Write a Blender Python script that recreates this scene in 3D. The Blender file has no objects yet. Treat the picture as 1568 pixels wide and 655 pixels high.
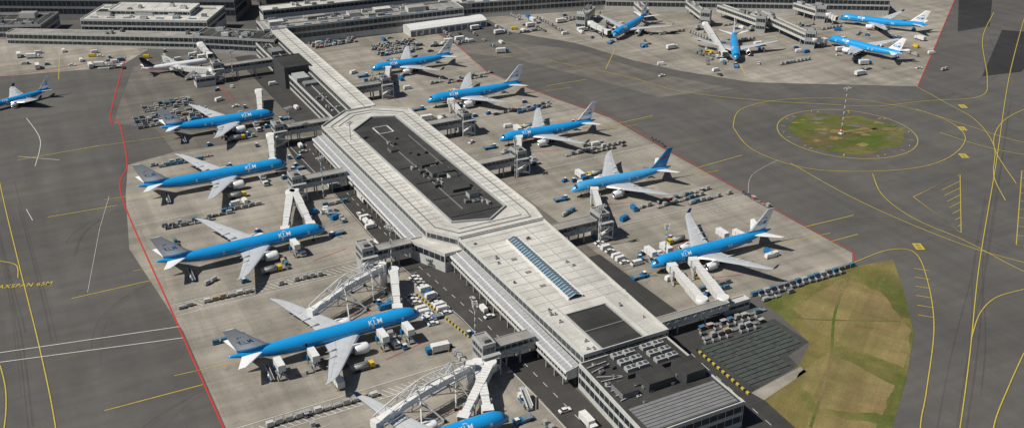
import bpy, bmesh, math, random
from mathutils import Vector, Matrix
random.seed(7)
S = bpy.context.scene
# ------------------------------------------------------------------ frames
# all positions are metres. pier frame: s runs along the concourse (towards its free end), t across it
A0 = math.radians(-62.0)
ax = (0.464, -0.886); bx = (0.886, 0.464); OY = 420.0
TDEG = 27.65
def W(s, t, z=0.0):
    return (s*ax[0]+t*bx[0], OY+s*ax[1]+t*bx[1], z)
def ST(X, Y):
    return (X*ax[0]+(Y-OY)*ax[1], X*bx[0]+(Y-OY)*bx[1])
# ------------------------------------------------------------------ materials
MATS = {}
def newmat(name):
    m = bpy.data.materials.new(name); m.use_nodes = True
    nt = m.node_tree; b = nt.nodes["Principled BSDF"]
    return m, nt, b
def M(name, col, rough=.6, metal=0., var=.18, scale=.4, spec=.4):
    if name in MATS: return MATS[name]
    m, nt, b = newmat(name); N = nt.nodes; L = nt.links
    g = N.new('ShaderNodeNewGeometry'); n = N.new('ShaderNodeTexNoise')
    n.inputs['Scale'].default_value = scale; n.inputs['Detail'].default_value = 6
    n.inputs['Roughness'].default_value = .65
    L.new(g.outputs['Position'], n.inputs['Vector'])
    r = N.new('ShaderNodeMapRange'); r.inputs[1].default_value = .3; r.inputs[2].default_value = .7
    r.inputs[3].default_value = 1-var; r.inputs[4].default_value = 1+var*.5
    L.new(n.outputs[0], r.inputs[0])
    v = N.new('ShaderNodeVectorMath'); v.operation = 'SCALE'
    v.inputs[0].default_value = col; L.new(r.outputs[0], v.inputs['Scale'])
    L.new(v.outputs[0], b.inputs['Base Color'])
    b.inputs['Roughness'].default_value = rough; b.inputs['Metallic'].default_value = metal
    b.inputs['Specular IOR Level'].default_value = spec
    MATS[name] = m; return m
def surf(name, base, patch=(60, 22), pvar=.12, nvar=.25, joint=None, jdark=.7, streak=.15, fine=.12, ang=27.65, tint=None, stain=0.):
    m, nt, b = newmat(name); N = nt.nodes; L = nt.links
    g = N.new('ShaderNodeNewGeometry'); mp = N.new('ShaderNodeMapping'); mp.vector_type = 'POINT'
    mp.inputs['Rotation'].default_value = (0, 0, math.radians(-ang)); L.new(g.outputs['Position'], mp.inputs[0])
    def noise(sc, det=5, vec=None, rg=.6):
        n = N.new('ShaderNodeTexNoise'); n.inputs['Scale'].default_value = sc; n.inputs['Detail'].default_value = det
        n.inputs['Roughness'].default_value = rg
        L.new(vec or mp.outputs[0], n.inputs['Vector']); return n.outputs[0]
    def rng(o, lo, hi, a=.3, c=.7):
        r = N.new('ShaderNodeMapRange'); r.inputs[1].default_value = a; r.inputs[2].default_value = c
        r.inputs[3].default_value = lo; r.inputs[4].default_value = hi; L.new(o, r.inputs[0]); return r.outputs[0]
    def mul(a, c):
        q = N.new('ShaderNodeMath'); q.operation = 'MULTIPLY'; L.new(a, q.inputs[0]); L.new(c, q.inputs[1]); return q.outputs[0]
    def brick(w, h, mort, c1, c2, cm, off=0., bias=0.):
        k = N.new('ShaderNodeTexBrick'); k.offset = off; k.inputs['Scale'].default_value = 1
        k.inputs['Brick Width'].default_value = w; k.inputs['Row Height'].default_value = h
        k.inputs['Mortar Size'].default_value = mort; k.inputs['Mortar Smooth'].default_value = .3
        k.inputs['Color1'].default_value = (c1,)*3+(1,); k.inputs['Color2'].default_value = (c2,)*3+(1,)
        k.inputs['Mortar'].default_value = (cm,)*3+(1,); L.new(mp.outputs[0], k.inputs['Vector']); return k.outputs[0]
    f = rng(noise(.012, 6), 1-nvar, 1+nvar*.6)
    f = mul(f, rng(noise(.11, 8, rg=.7), 1-nvar*.6, 1+nvar*.4))
    f = mul(f, rng(noise(1.3, 6, rg=.75), 1-fine, 1+fine))
    f = mul(f, brick(patch[0], patch[1], .12, 1-pvar, 1+pvar, 1-pvar*1.3, .37))
    if joint: f = mul(f, brick(joint, joint, .06, .965, 1.035, jdark))
    if stain: f = mul(f, rng(noise(.22, 7, rg=.6), 1, 1-stain, .58, .68))
    if streak:
        for sc in ((.010, .16, 1), (.11, .007, 1)):
            m2 = N.new('ShaderNodeMapping'); m2.inputs['Scale'].default_value = sc
            L.new(mp.outputs[0], m2.inputs[0]); f = mul(f, rng(noise(1, 5, m2.outputs[0], .55), 1-streak, 1+streak*.3, .38, .62))
    mx = N.new('ShaderNodeMix'); mx.data_type = 'RGBA'
    mx.inputs[6].default_value = tuple(base)+(1,); mx.inputs[7].default_value = tuple(tint or base)+(1,)
    L.new(rng(noise(.03, 7, rg=.7), 0, 1, .42, .6), mx.inputs[0])
    v = N.new('ShaderNodeVectorMath'); v.operation = 'SCALE'; L.new(mx.outputs[2], v.inputs[0]); L.new(f, v.inputs['Scale'])
    L.new(v.outputs[0], b.inputs['Base Color']); b.inputs['Roughness'].default_value = .85
    b.inputs['Specular IOR Level'].default_value = .25
    MATS[name] = m; return m
asphalt = surf('taxiway_asphalt', (.098, .095, .091), patch=(120, 30), pvar=.03, nvar=.16, streak=.09, tint=(.112, .106, .098), fine=.07)
rubber = surf('rubber_marks', (.082, .079, .075), patch=(120, 30), pvar=.03, nvar=.2, streak=.08)
asph_dk = surf('road_asphalt', (.060, .058, .056), patch=(40, 12), pvar=.06, streak=.12)
asph_old = surf('worn_asphalt', (.16, .148, .130), patch=(50, 20), pvar=.07, joint=15, jdark=.88, streak=.15, stain=.15)
concrete = surf('apron_concrete', (.322, .298, .254), patch=(45, 22.5), pvar=.06, nvar=.2, joint=7.5, jdark=.80, streak=.18, tint=(.26, .24, .205), stain=.22)
stainm = surf('stained_concrete', (.20, .185, .16), patch=(45, 22.5), pvar=.05, nvar=.3, joint=7.5, jdark=.8, streak=.2)
patchdk = surf('new_asphalt', (.035, .035, .036), nvar=.2, streak=.08)
grassm = surf('airfield_grass', (.10, .118, .026), patch=(34, 19), pvar=.10, nvar=.3, streak=.12, fine=.25, ang=62, tint=(.19, .155, .055))
grasst = surf('dry_grass', (.25, .19, .085), patch=(30, 9), pvar=.08, nvar=.3, streak=.15, fine=.22, ang=62, tint=(.19, .16, .06))
islandg = surf('island_grass', (.085, .12, .02), nvar=.4, streak=0, fine=.3, tint=(.17, .125, .06))
yard = surf('yard_paving', (.062, .066, .062), patch=(5, 4), pvar=.12, nvar=.3, joint=2.4, jdark=.6)
roofw = surf('light_roof_membrane', (.56, .55, .51), patch=(12, 6), pvar=.05, nvar=.16, joint=3.1, jdark=.88, streak=.14, stain=.14)
roofg = surf('grey_roof_membrane', (.30, .29, .27), patch=(14, 5), pvar=.08, nvar=.2, streak=.15)
roofd = surf('bitumen_roof', (.052, .052, .050), patch=(16, 8), pvar=.15, nvar=.3, joint=4, jdark=.85, streak=.15)
yel = M('yellow_paint', (.50, .40, .06), .7, var=.35, scale=1.5)
whp = M('white_paint', (.60, .59, .56), .7, var=.35, scale=1.5)
redp = M('red_paint', (.48, .035, .03), .7, var=.3, scale=1.5)
blk = M('black_paint', (.055, .054, .052), .8)
bbar = M('black_stripe', (.015, .015, .015), .8)
white = M('white_panel', (.66, .66, .65), .45, var=.14, scale=.6)
cream = M('pale_cladding', (.50, .50, .48), .5, var=.15, scale=.5)
lgrey = M('light_grey_panel', (.36, .37, .37), .5, var=.15)
mgrey = M('mid_grey_panel', (.19, .195, .20), .55)
dgrey = M('dark_grey_panel', (.06, .062, .066), .55)
glass = M('dark_glass', (.025, .035, .045), .12, 0, var=.4, scale=.3, spec=.8)
sky_gl = M('skylight_glass', (.07, .14, .20), .15, 0, var=.3, scale=.5, spec=.8)
metal = M('corrugated_metal', (.55, .56, .57), .38, .55, var=.2, scale=.5)
steel = M('galvanised_steel', (.46, .50, .54), .45, .2)
aluw = M('wing_grey', (.50, .52, .54), .38, .1, var=.12, scale=.3)
alul = M('polished_edge', (.72, .73, .75), .22, .7, var=.05)
airw = M('aircraft_white', (.76, .77, .78), .28, var=.06, scale=.4, spec=.5)
airb = M('aircraft_blue', (.012, .29, .66), .22, var=.08, scale=.2, spec=.5)
airn = M('aircraft_navy', (.008, .035, .15), .3)
airg = M('aircraft_belly_grey', (.48, .50, .52), .35)
airk = M('aircraft_black', (.012, .012, .02), .3)
tuib = M('aircraft_pale_blue', (.06, .34, .66), .28, var=.08, scale=.2)
tuit = M('aircraft_tail_blue', (.015, .22, .52), .28)
tuir = M('aircraft_red', (.55, .02, .03), .3)
rub = M('rubber', (.02, .02, .02), .85)
blue = M('vehicle_blue', (.012, .15, .36), .4)
teal = M('tarpaulin_blue', (.06, .16, .25), .7, var=.35, scale=1.2)
vred = M('vehicle_red', (.45, .03, .02), .4)
vyel = M('vehicle_yellow', (.60, .42, .03), .4)
orange = M('orange_panel', (.70, .16, .02), .5)
boxa = M('container_aluminium', (.42, .42, .41), .45, .3, var=.3, scale=.9)
boxt = M('cardboard_tan', (.36, .28, .18), .8, var=.3, scale=.9)
green = M('net_grey_green', (.060, .072, .064), .7)
bglass = M('car_glass', (.03, .04, .05), .1, spec=.8)
# ------------------------------------------------------------------ mesh builder
class MB:
    def __init__(s): s.v = []; s.f = []; s.mi = []; s.sm = []; s.mats = []
    def m(s, mat):
        if mat not in s.mats: s.mats.append(mat)
        return s.mats.index(mat)
    def face(s, idx, mat, smooth=False): s.f.append(tuple(idx)); s.mi.append(s.m(mat)); s.sm.append(smooth)
    def add(s, vs): k = len(s.v); s.v += [tuple(v) for v in vs]; return k
    def box(s, c, d, mat, rz=0., top=None, tm=None, tx=0.):
        # c centre of base, d = full dims, top=(scale x, scale y)
        ca, sa = math.cos(rz), math.sin(rz); vs = []
        for zi in (0, 1):
            k = (1, 1) if (zi == 0 or top is None) else top
            for (i, j) in ((-1, -1), (1, -1), (1, 1), (-1, 1)):
                x = i*d[0]/2*k[0]+(tx if zi else 0); y = j*d[1]/2*k[1]
                vs.append((c[0]+x*ca-y*sa, c[1]+x*sa+y*ca, c[2]+zi*d[2]))
        k = s.add(vs)
        for q in ((0, 3, 2, 1), (0, 1, 5, 4), (1, 2, 6, 5), (2, 3, 7, 6), (3, 0, 4, 7)): s.face([k+i for i in q], mat)
        s.face([k+4, k+5, k+6, k+7], tm or mat)
    def beam(s, p, q, w, mat, h=None):
        p = Vector(p); q = Vector(q); d = (q-p)
        if d.length < 1e-4: return
        d.normalize(); up = Vector((0, 0, 1)) if abs(d.z) < .95 else Vector((1, 0, 0))
        r = d.cross(up).normalized(); u = r.cross(d); h = h or w
        vs = [P+r*i*w/2+u*j*h/2 for P in (p, q) for (i, j) in ((-1, -1), (1, -1), (1, 1), (-1, 1))]
        k = s.add(vs)
        for f in ((0, 3, 2, 1), (4, 5, 6, 7), (0, 1, 5, 4), (1, 2, 6, 5), (2, 3, 7, 6), (3, 0, 4, 7)): s.face([k+i for i in f], mat)
    def cyl(s, p, q, r0, r1, mat, n=12, cap=None):
        p = Vector(p); q = Vector(q); d = (q-p).normalized()
        up = Vector((0, 0, 1)) if abs(d.z) < .95 else Vector((1, 0, 0))
        r = d.cross(up).normalized(); u = r.cross(d)
        vs = [P+(r*math.cos(a)+u*math.sin(a))*R for P, R in ((p, r0), (q, r1)) for a in [2*math.pi*i/n for i in range(n)]]
        k = s.add(vs)
        for i in range(n): j = (i+1) % n; s.face((k+i, k+j, k+n+j, k+n+i), mat, True)
        s.face([k+i for i in range(n)][::-1], cap or mat); s.face([k+n+i for i in range(n)], cap or mat)
    def loft(s, rings, matf, closed=True, capa=None, capb=None, smooth=True):
        n = len(rings[0]); ks = [s.add(r) for r in rings]
        for a in range(len(rings)-1):
            for i in range(n if closed else n-1):
                j = (i+1) % n; s.face((ks[a]+i, ks[a]+j, ks[a+1]+j, ks[a+1]+i), matf(a, i), smooth)
        if capa: s.face([ks[0]+i for i in range(n)][::-1], capa)
        if capb: s.face([ks[-1]+i for i in range(n)], capb)
    def poly(s, pts, z, mat):
        k = s.add([(p[0], p[1], z) for p in pts]); s.face([k+i for i in range(len(pts))], mat)
    def mesh(s, name):
        me = bpy.data.meshes.new(name); me.from_pydata(s.v, [], s.f)
        for m in s.mats: me.materials.append(m)
        me.polygons.foreach_set('material_index', s.mi); me.polygons.foreach_set('use_smooth', s.sm); me.update()
        return me
    def obj(s, name, loc=(0, 0, 0), rz=0., parent=None):
        return put(s.mesh(name), name, loc, rz, parent)
def put(me, name, loc=(0, 0, 0), rz=0., parent=None, scale=None):
    o = bpy.data.objects.new(name, me); S.collection.objects.link(o); o.location = loc; o.rotation_euler = (0, 0, rz)
    if parent: o.parent = parent
    if scale: o.scale = scale
    return o
def area(p): return sum(p[i][0]*p[(i+1) % len(p)][1]-p[(i+1) % len(p)][0]*p[i][1] for i in range(len(p)))/2
def ccw(p): p = [tuple(q[:2]) for q in p]; return p if area(p) > 0 else p[::-1]
def offset(p, d):
    n = len(p); out = []
    for i in range(n):
        a, b, c = Vector(p[i-1]), Vector(p[i]), Vector(p[(i+1) % n])
        e1 = (b-a).normalized(); e2 = (c-b).normalized()
        n1 = Vector((-e1.y, e1.x)); n2 = Vector((-e2.y, e2.x)); m = (n1+n2)
        m = m/max(.2, (1+n1.dot(n2))); q = b+m*d; out.append((q.x, q.y))
    return out
def smooth(pts, n=8):
    out = []; P = [pts[0]]+list(pts)+[pts[-1]]
    for i in range(1, len(P)-2):
        for k in range(n):
            t = k/n; a, b, c, d = P[i-1], P[i], P[i+1], P[i+2]
            out.append(tuple(.5*(2*b[j]+(c[j]-a[j])*t+(2*a[j]-5*b[j]+4*c[j]-d[j])*t*t+(3*b[j]-a[j]-3*c[j]+d[j])*t**3) for j in (0, 1)))
    out.append(tuple(pts[-1])); return out
def stripe(mb, pts, w, mat, z, dash=None, closed=False):
    if closed: pts = list(pts)+[pts[0]]
    if dash:
        on, off = dash; segs = []
        for i in range(len(pts)-1):
            a, b = Vector(pts[i][:2]), Vector(pts[i+1][:2]); L = (b-a).length; d = (b-a)/L; u = 0
            while u < L: segs.append([a+d*u, a+d*min(L, u+on)]); u += on+off
        for q in segs: stripe(mb, [tuple(q[0]), tuple(q[1])], w, mat, z)
        return
    n = len(pts); vs = []
    for i in range(n):
        a = Vector(pts[max(0, i-1)][:2]); b = Vector(pts[min(n-1, i+1)][:2]); d = (b-a)
        if d.length < 1e-6: d = Vector((1, 0))
        d.normalize(); p = Vector(pts[i][:2]); nn = Vector((-d.y, d.x))*w/2
        vs += [(p.x+nn.x, p.y+nn.y, z), (p.x-nn.x, p.y-nn.y, z)]
    k = mb.add(vs)
    for i in range(n-1): mb.face((k+2*i, k+2*i+1, k+2*i+3, k+2*i+2), mat)
def sheet(name, pts, z, mat):
    mb = MB(); mb.poly(ccw(pts), z, mat); return mb.obj(name)
def stl(*p): return [W(*q)[:2] for q in p]
# ------------------------------------------------------------------ ground
big = 12000
sheet('ground', [(-big, -big), (big, -big), (big, big), (-big, big)], -.06, grassm)
sheet('taxiway', [(-900, 60), (900, 60), (1100, 1500), (-1100, 1500)], 0, asphalt)
sheet('apron', stl((-330, -112), (-250, -134), (-225, -140), (-205, -120), (-165, -118), (-150, -60), (-150, -10), (-360, -10)), .02, asph_old)
sheet('apron', stl((-165, -118), (-158, -143), (-120, -150), (-60, -158), (20, -151), (190, -151), (190, -38), (-150, -38), (-160, -60)), .024, concrete)
sheet('apron', stl((-355, 100), (-278, 100), (-211, 92), (-146, 105), (-101, 117), (-39, 117), (90, 120), (98, 112), (100, 2), (-150, 2), (-355, -8)), .028, concrete)
sheet('apron', [(-30, 800), (0, 744), (45, 716), (82, 675), (110, 652), (153, 628), (256, 620), (308, 725), (365, 841), (420, 960), (-60, 960)], .032, concrete)
sheet('apron', [(-420, 660), (-330, 640), (-262, 660), (-255, 700), (-420, 745)], .036, concrete)
# service road along the concourse
sheet('service_road', stl((-150, -62), (-120, -64), (-90, -60), (0, -60), (60, -54), (120, -52), (200, -52), (200, -38), (-150, -38)), .05, asph_dk)
sheet('service_road', stl((-320, -33), (-320, -47), (-160, -47), (-160, -33)), .05, asph_dk)
sheet('service_road', stl((-140, 4), (-140, 20), (20, 22), (98, 20), (98, 0)), .05, asph_old)
sheet('service_road', stl((40, 4), (40, 22), (97, 24), (97, 3)), .06, asph_dk)
sheet('service_road', stl((99, 1), (99, 38), (107, 38), (112, 22), (150, 16), (180, 14), (230, 10), (230, -60), (164, -60), (164, 1)), .054, asph_dk)
gpoly = [(99.9, 354.2), (142.8, 382.8), (163.9, 390), (158.7, 360.8), (152.1, 331.3), (139, 301.5), (124.7, 273.8), (108, 235), (86, 235), (88.7, 258.6), (86, 279), (84.7, 290), (103.9, 310.9), (111, 324.6), (105.4, 341.7)]
sheet('grass', gpoly, .05, grassm)
def blobby(pts, amp, n=7):
    out = []
    for i in range(len(pts)):
        a, b = pts[i], pts[(i+1) % len(pts)]
        for k in range(n): f = k/n; out.append((a[0]+(b[0]-a[0])*f+random.uniform(-amp, amp), a[1]+(b[1]-a[1])*f+random.uniform(-amp, amp)))
    return out
sheet('grass', blobby([(111, 350), (138, 374), (150, 362), (151.5, 333), (141, 308), (124, 322), (114, 336)], .7), .07, grasst)
sheet('grass', blobby([(100, 303), (116, 318), (134, 298), (124, 281), (104, 284)], .7), .07, grasst)
sheet('grass', blobby([(92, 262), (100, 282), (120, 276), (112, 252)], .7), .07, grasst)
mb = MB(); stripe(mb, smooth([(141, 377), (126, 345), (115, 312), (98, 274)]), 1.1, islandg, .09); stripe(mb, smooth([(104, 345), (118, 341), (150, 340)]), .7, islandg, .094); mb.obj('grass_track')
sheet('storage_yard', [(68, 322.4), (101.6, 341.7), (110.7, 325.5), (100.8, 316), (102.9, 309.7), (82.6, 293.8)], .066, yard)
sheet('footpath', [(82.6, 293.2), (103.5, 309), (105, 306), (86, 289)], .07, concrete)
# asphalt patches
for i, q in enumerate(([(305, 640), (335, 650), (400, 740), (365, 750)], [(330, 745), (360, 760), (400, 850), (372, 850)])):
    sheet('asphalt_patch', q, .012, patchdk)
sheet('asphalt_patch', [(-55, 700), (-10, 722), (45, 700), (90, 650), (140, 615), (90, 600), (60, 628), (0, 680)], .008, asph_old)
# rubber traces of turning aircraft
mb = MB()
def trace(pts, n, spread, wid):
    for i in range(n):
        o = random.uniform(-spread, spread); o2 = o+random.uniform(-4, 4)
        q = smooth([(p[0]+(o if j < len(pts)/2 else o2), p[1]+(o2 if j < len(pts)/2 else o)*.6) for j, p in enumerate(pts)], 6)
        a = random.randint(0, len(q)//3); b = random.randint(len(q)*2//3, len(q)); stripe(mb, q[a:b], random.uniform(.2, wid), rubber, .006+i*.0004)
trace([(23.9, 675), (104.2, 611), (187.3, 587), (252.4, 593), (307, 637), (341, 727)], 7, 6, .7)
trace([(321, 637), (253, 496), (200.5, 388.6), (168, 318), (130, 240)], 7, 6, .7)
trace([(-305, 565), (-256.5, 471), (-211.7, 388.6), (-175.3, 322.4), (-135, 240)], 8, 6, .7)
for s0, sg in ((-110, -1), (-30, -1), (56, -1), (-90, 1), (65, 1)):
    trace([W(s0, sg*118)[:2], W(s0+4, sg*150)[:2], W(s0+26, sg*175)[:2], W(s0+70, sg*184)[:2]], 3, 3, .6)
mb.obj('tyre_marks')
# island
isl = []
for i in range(90):
    a = 2*math.pi*i/90; r = 31.5*(1+.05*math.sin(3*a+1)+.03*math.sin(7*a)+random.uniform(-.03, .03)); isl.append((187+r*math.cos(a), 540+r*math.sin(a)*.98))
sheet('grass', isl, .05, islandg)
mb = MB()
for k in range(40):
    a = random.uniform(0, 6.28); r = 31*math.sqrt(random.random())*.95; x, y = 187+r*math.cos(a), 540+r*math.sin(a); n = 13; q = random.uniform(1.0, 4.2)
    mb.poly([(x+q*1.5*math.cos(6.28*i/n)*random.uniform(.5, 1.2), y+q*math.sin(6.28*i/n)*random.uniform(.5, 1.2)) for i in range(n)], .07+k*.004, random.choice([grasst, grasst, islandg, asph_old]))
mb.obj('grass_patches')
# ------------------------------------------------------------------ painted markings
Y = MB(); zy = .09
lines = [
 [(23.9, 675), (74.5, 639.5), (104.2, 611), (145.7, 595), (187.3, 587), (217.7, 583.5), (252.4, 593), (287.5, 601), (307, 637), (341, 727), (380, 800)],
 [(394.7, 780), (321, 637), (253, 496), (200.5, 388.6), (168, 318), (147, 273.8), (130, 240)],
 [(184, 482), (180.7, 455.5), (187, 430), (202, 407), (215, 380), (228.9, 366)],
 [(145.5, 496), (164, 455.5), (183.5, 424), (204, 399), (232, 378)],
 [(146.3, 387.4), (164.6, 398.8), (175.3, 396.4), (171.9, 371.6), (161.4, 335.9), (143.2, 293.8), (134, 273.8), (122, 240)],
 [(208.7, 364.5), (194.6, 358), (183, 345.7), (172, 327)],
 [(187.8, 318), (173.5, 297.6), (158, 273.8), (148, 250)],
 [(-305, 565), (-256.5, 471), (-211.7, 388.6), (-175.3, 322.4), (-149.8, 273.8), (-135, 240)],
 [(-219.5, 388.6), (-211, 385), (-205.5, 374)],
 [(-184, 309.7), (-175, 293.8), (-166.7, 273.8), (-160, 250)],
 [(240, 578), (262, 548), (275, 530), (300, 510)], [(252, 470), (262, 520), (285, 560), (320, 590)],
 [(240, 540), (262, 514), (300, 495)], [(238, 450), (245, 480), (262, 520), (268, 560), (262, 590), (255, 620)],
]
for n_, l in enumerate(lines):
    q = smooth(l); stripe(Y, q, .8, blk, zy-.04+n_*.001); stripe(Y, q, .4, yel, zy+n_*.001)
oval = [(125.6, 548.6), (136.3, 578), (165.6, 595), (205.6, 596), (239, 578), (252, 556), (251, 531.5), (232.6, 505), (207.9, 489.4), (172.9, 485), (147.8, 492), (129.2, 516)]
q = smooth(oval+[oval[0]]); stripe(Y, q, .8, blk, zy-.02+.004); stripe(Y, q, .4, yel, zy+.016)
circ = [(187.5+37.8*math.cos(a), 539.7+37.8*math.sin(a)) for a in [6.2832*i/72 for i in range(72)]]
stripe(Y, circ, .4, yel, zy, closed=True)
for i in range(12):
    a = 6.2832*i/12+.2; stripe(Y, [(187.5+36*math.cos(a), 539.7+36*math.sin(a)), (187.5+33.4*math.cos(a), 539.7+33.4*math.sin(a))], .4, yel, zy)
for a, b in (((22.3, 621), (47.9, 634)), ((50.5, 548.6), (82.4, 567)), ((92.9, 488), (122.7, 507)), ((133.2, 421), (159.9, 433.6)), ((142, 407), (156, 414)), ((-176.6, 357), (-149.7, 371.6)),
             ((-216.5, 431.5), (-188.4, 444.4)), ((-137, 283), (-108, 298)), ((-314, 692), (-291.7, 634)), ((62, 655), (72, 700)), ((-260, 500), (-225, 520)), ((152, 640), (154, 690))):
    stripe(Y, [a, b], .42, yel, zy+.02)
tri = [(195, 454), (228.3, 481), (203, 415.3)]
stripe(Y, tri, .4, yel, zy+.022, closed=True)
for i in range(1, 8):
    f = i/8; x0, y0 = tri[0][0]+(tri[2][0]-tri[0][0])*f, tri[0][1]+(tri[2][1]-tri[0][1])*f; x1, y1 = tri[1][0]+(tri[2][0]-tri[1][0])*f, tri[1][1]+(tri[2][1]-tri[1][1])*f
    stripe(Y, [(x1, y1), (x1+(x0-x1)*.45, y1+(y0-y1)*.45)], .3, yel, zy+.024)
stripe(Y, [(262, 486), (222.8, 403.7), (262, 388)], .4, yel, zy)
for i in range(9):
    f = i/9; x, y = 262-39*f, 486-82*f; stripe(Y, [(x, y), (x+9, y-4)], .3, yel, zy+.003)
for i in range(6):
    f = i/6; x, y = 176-14*f, 380-45*f; stripe(Y, [(x-.5, y), (x-6, y+2)], .35, yel, zy+.023)
for s0 in (-185, -110.5, -30.4, 55.8, 128.5):
    stripe(Y, stl((s0-8, -160), (s0-6, -130), (s0, -66)), .3, yel, zy)
for s0 in (-239, -164, -90, -15.5, 65):
    stripe(Y, stl((s0+6, 125), (s0+3, 90), (s0, 28)), .3, yel, zy)
for x, y in ((270, 583), (255, 546), (240, 506), (179, 402)):
    Y.poly([(x-1.9, y-3), (x+1.9, y-3), (x+1.9, y+3), (x-1.9, y+3)], zy+.03, yel)
    for dy in (-1.6, 0, 1.6): Y.poly([(x-1.1, y+dy-.3), (x+1.1, y+dy-.3), (x+1.1, y+dy+.3), (x-1.1, y+dy+.3)], zy+.034, blk)
Y.obj('taxiway_markings')
R = MB(); zr = .13
stripe(R, smooth(stl((-355, -113), (-253, -137), (-227, -141), (-227, -137), (-160, -143), (-120, -152), (10, -152), (200, -151))), .6, redp, zr)
stripe(R, smooth(stl((-355, 98), (-278, 101), (-211, 92), (-146, 106), (-101, 118), (-39, 118), (90, 121))), .42, redp, zr)
stripe(R, stl((90, 121), (98, 113)), .45, redp, zr)
stripe(R, [(365, 841), (308, 725), (256, 620)], .5, redp, zr)
stripe(R, [(-420, 655), (-330, 640), (-262, 682)], .45, redp, zr)
stripe(R, stl((-320, -108), (-290, -70), (-230, -70)), .4, redp, zr+.002)
for s0 in (-90, -15.5, 65, -30, 55, 128):
    sg = 1 if s0 in (-90, -15.5, 65) else -1; o_ = 24 if sg < 0 else 0
    for d in (-14, 14):
        stripe(R, stl((s0+d, sg*(50+o_)), (s0+d*1.3, sg*(66+o_))), .25, redp, zr)
R.obj('apron_boundary_marking')
Q = MB(); zq = .14
stripe(Q, [(-187.8, 318), (-127.2, 335.9)], .4, whp, zq); stripe(Q, [(-185, 311.8), (-123.7, 328)], .4, whp, zq)
stripe(Q, smooth([(-282, 562.6), (-260, 528.6), (-247.5, 492)]), .35, whp, zq); stripe(Q, [(-262, 505), (-238, 500)], .35, whp, zq)
stripe(Q, [(-196, 455), (-188, 420), (-172, 362)], .16, whp, zq); stripe(Q, [(-230, 440), (-222, 428)], .3, whp, zq)
stripe(Q, smooth([(115, 455), (122, 480), (140, 500)]), .16, whp, zq)
for a, b in (((-2, -151), (-4, -66)), ((7, -151), (5, -66)), ((-82, -152), (-84, -80)), ((88, -150), (86, -66)), ((96, -150), (94, -66)), ((-160, -128), (-158, -70)),
             ((22, 118), (20, 30)), ((-54, 117), (-52, 34)), ((-126, 108), (-124, 34))):
    stripe(Q, stl(a, b), .3, whp, zq)
for s0, t0, t1 in ((-1, -148, -72), (90, -146, -72), (24, 84, 112), (-50, 90, 112)):
    t = t0
    while t < t1:
        stripe(Q, stl((s0, t), (s0+5, t+3.2)), .3, whp, zq+.003); t += 2.4
stripe(Q, stl((-150, -52), (-100, -54), (0, -53), (70, -47), (200, -45)), .22, whp, zq+.004, dash=(3, 4))
stripe(Q, stl((-148, -61), (-90, -59.5), (0, -59.5), (60, -53.5), (200, -51.5)), .22, whp, zq+.004)
stripe(Q, stl((45, 13), (98, 12)), .22, whp, zq, dash=(3, 4))
stripe(Q, stl((100, 12), (130, 10), (200, 7)), .22, whp, zq, dash=(3, 4))
for k in range(14): stripe(Q, stl((18+k*2.9, -60), (18+k*2.9, -54.5)), .15, whp, zq)
for k in range(12): stripe(Q, stl((30+k*2.9, 24), (30+k*2.9, 30)), .15, whp, zq)
for k in range(10):
    for s0, t0 in ((-60, -66), (100, -120), (-100, -72), (-40, 30)): stripe(Q, stl((s0+k*2.9, t0), (s0+k*2.9+1, t0-6)), .18, whp, zq)
Q.obj('road_markings')
# ground lettering
def textmesh(txt, size, sub=0):
    cu = bpy.data.curves.new('t', 'FONT'); cu.body = txt; cu.size = size; cu.align_x = 'CENTER'; cu.align_y = 'CENTER'; cu.resolution_u = 3
    cu.offset = size*.006; cu.space_character = 1.08
    o = bpy.data.objects.new('t', cu); S.collection.objects.link(o); bpy.context.view_layer.update()
    me = bpy.data.meshes.new_from_object(o.evaluated_get(bpy.context.evaluated_depsgraph_get()))
    bpy.data.objects.remove(o); bm = bmesh.new(); bm.from_mesh(me)
    if sub:
        bmesh.ops.triangulate(bm, faces=bm.faces[:])
        for _ in range(sub):
            bmesh.ops.subdivide_edges(bm, edges=[e for e in bm.edges if e.calc_length() > .5], cuts=1)
            bmesh.ops.triangulate(bm, faces=bm.faces[:])
    vs = [v.co.copy() for v in bm.verts]; fs = [[v.index for v in f.verts] for f in bm.faces]; bm.free(); bpy.data.meshes.remove(me)
    return vs, fs
vs, fs = textmesh('MAXSPAN 65M', 3.4)
mb = MB(); a = math.radians(9)
k = mb.add([(-201+v.x*math.cos(a)-v.y*1.3*math.sin(a), 367.5+v.x*math.sin(a)+v.y*1.3*math.cos(a), .13) for v in vs])
for f in fs: mb.face([k+i for i in f], yel)
mb.obj('taxiway_lettering')
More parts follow.
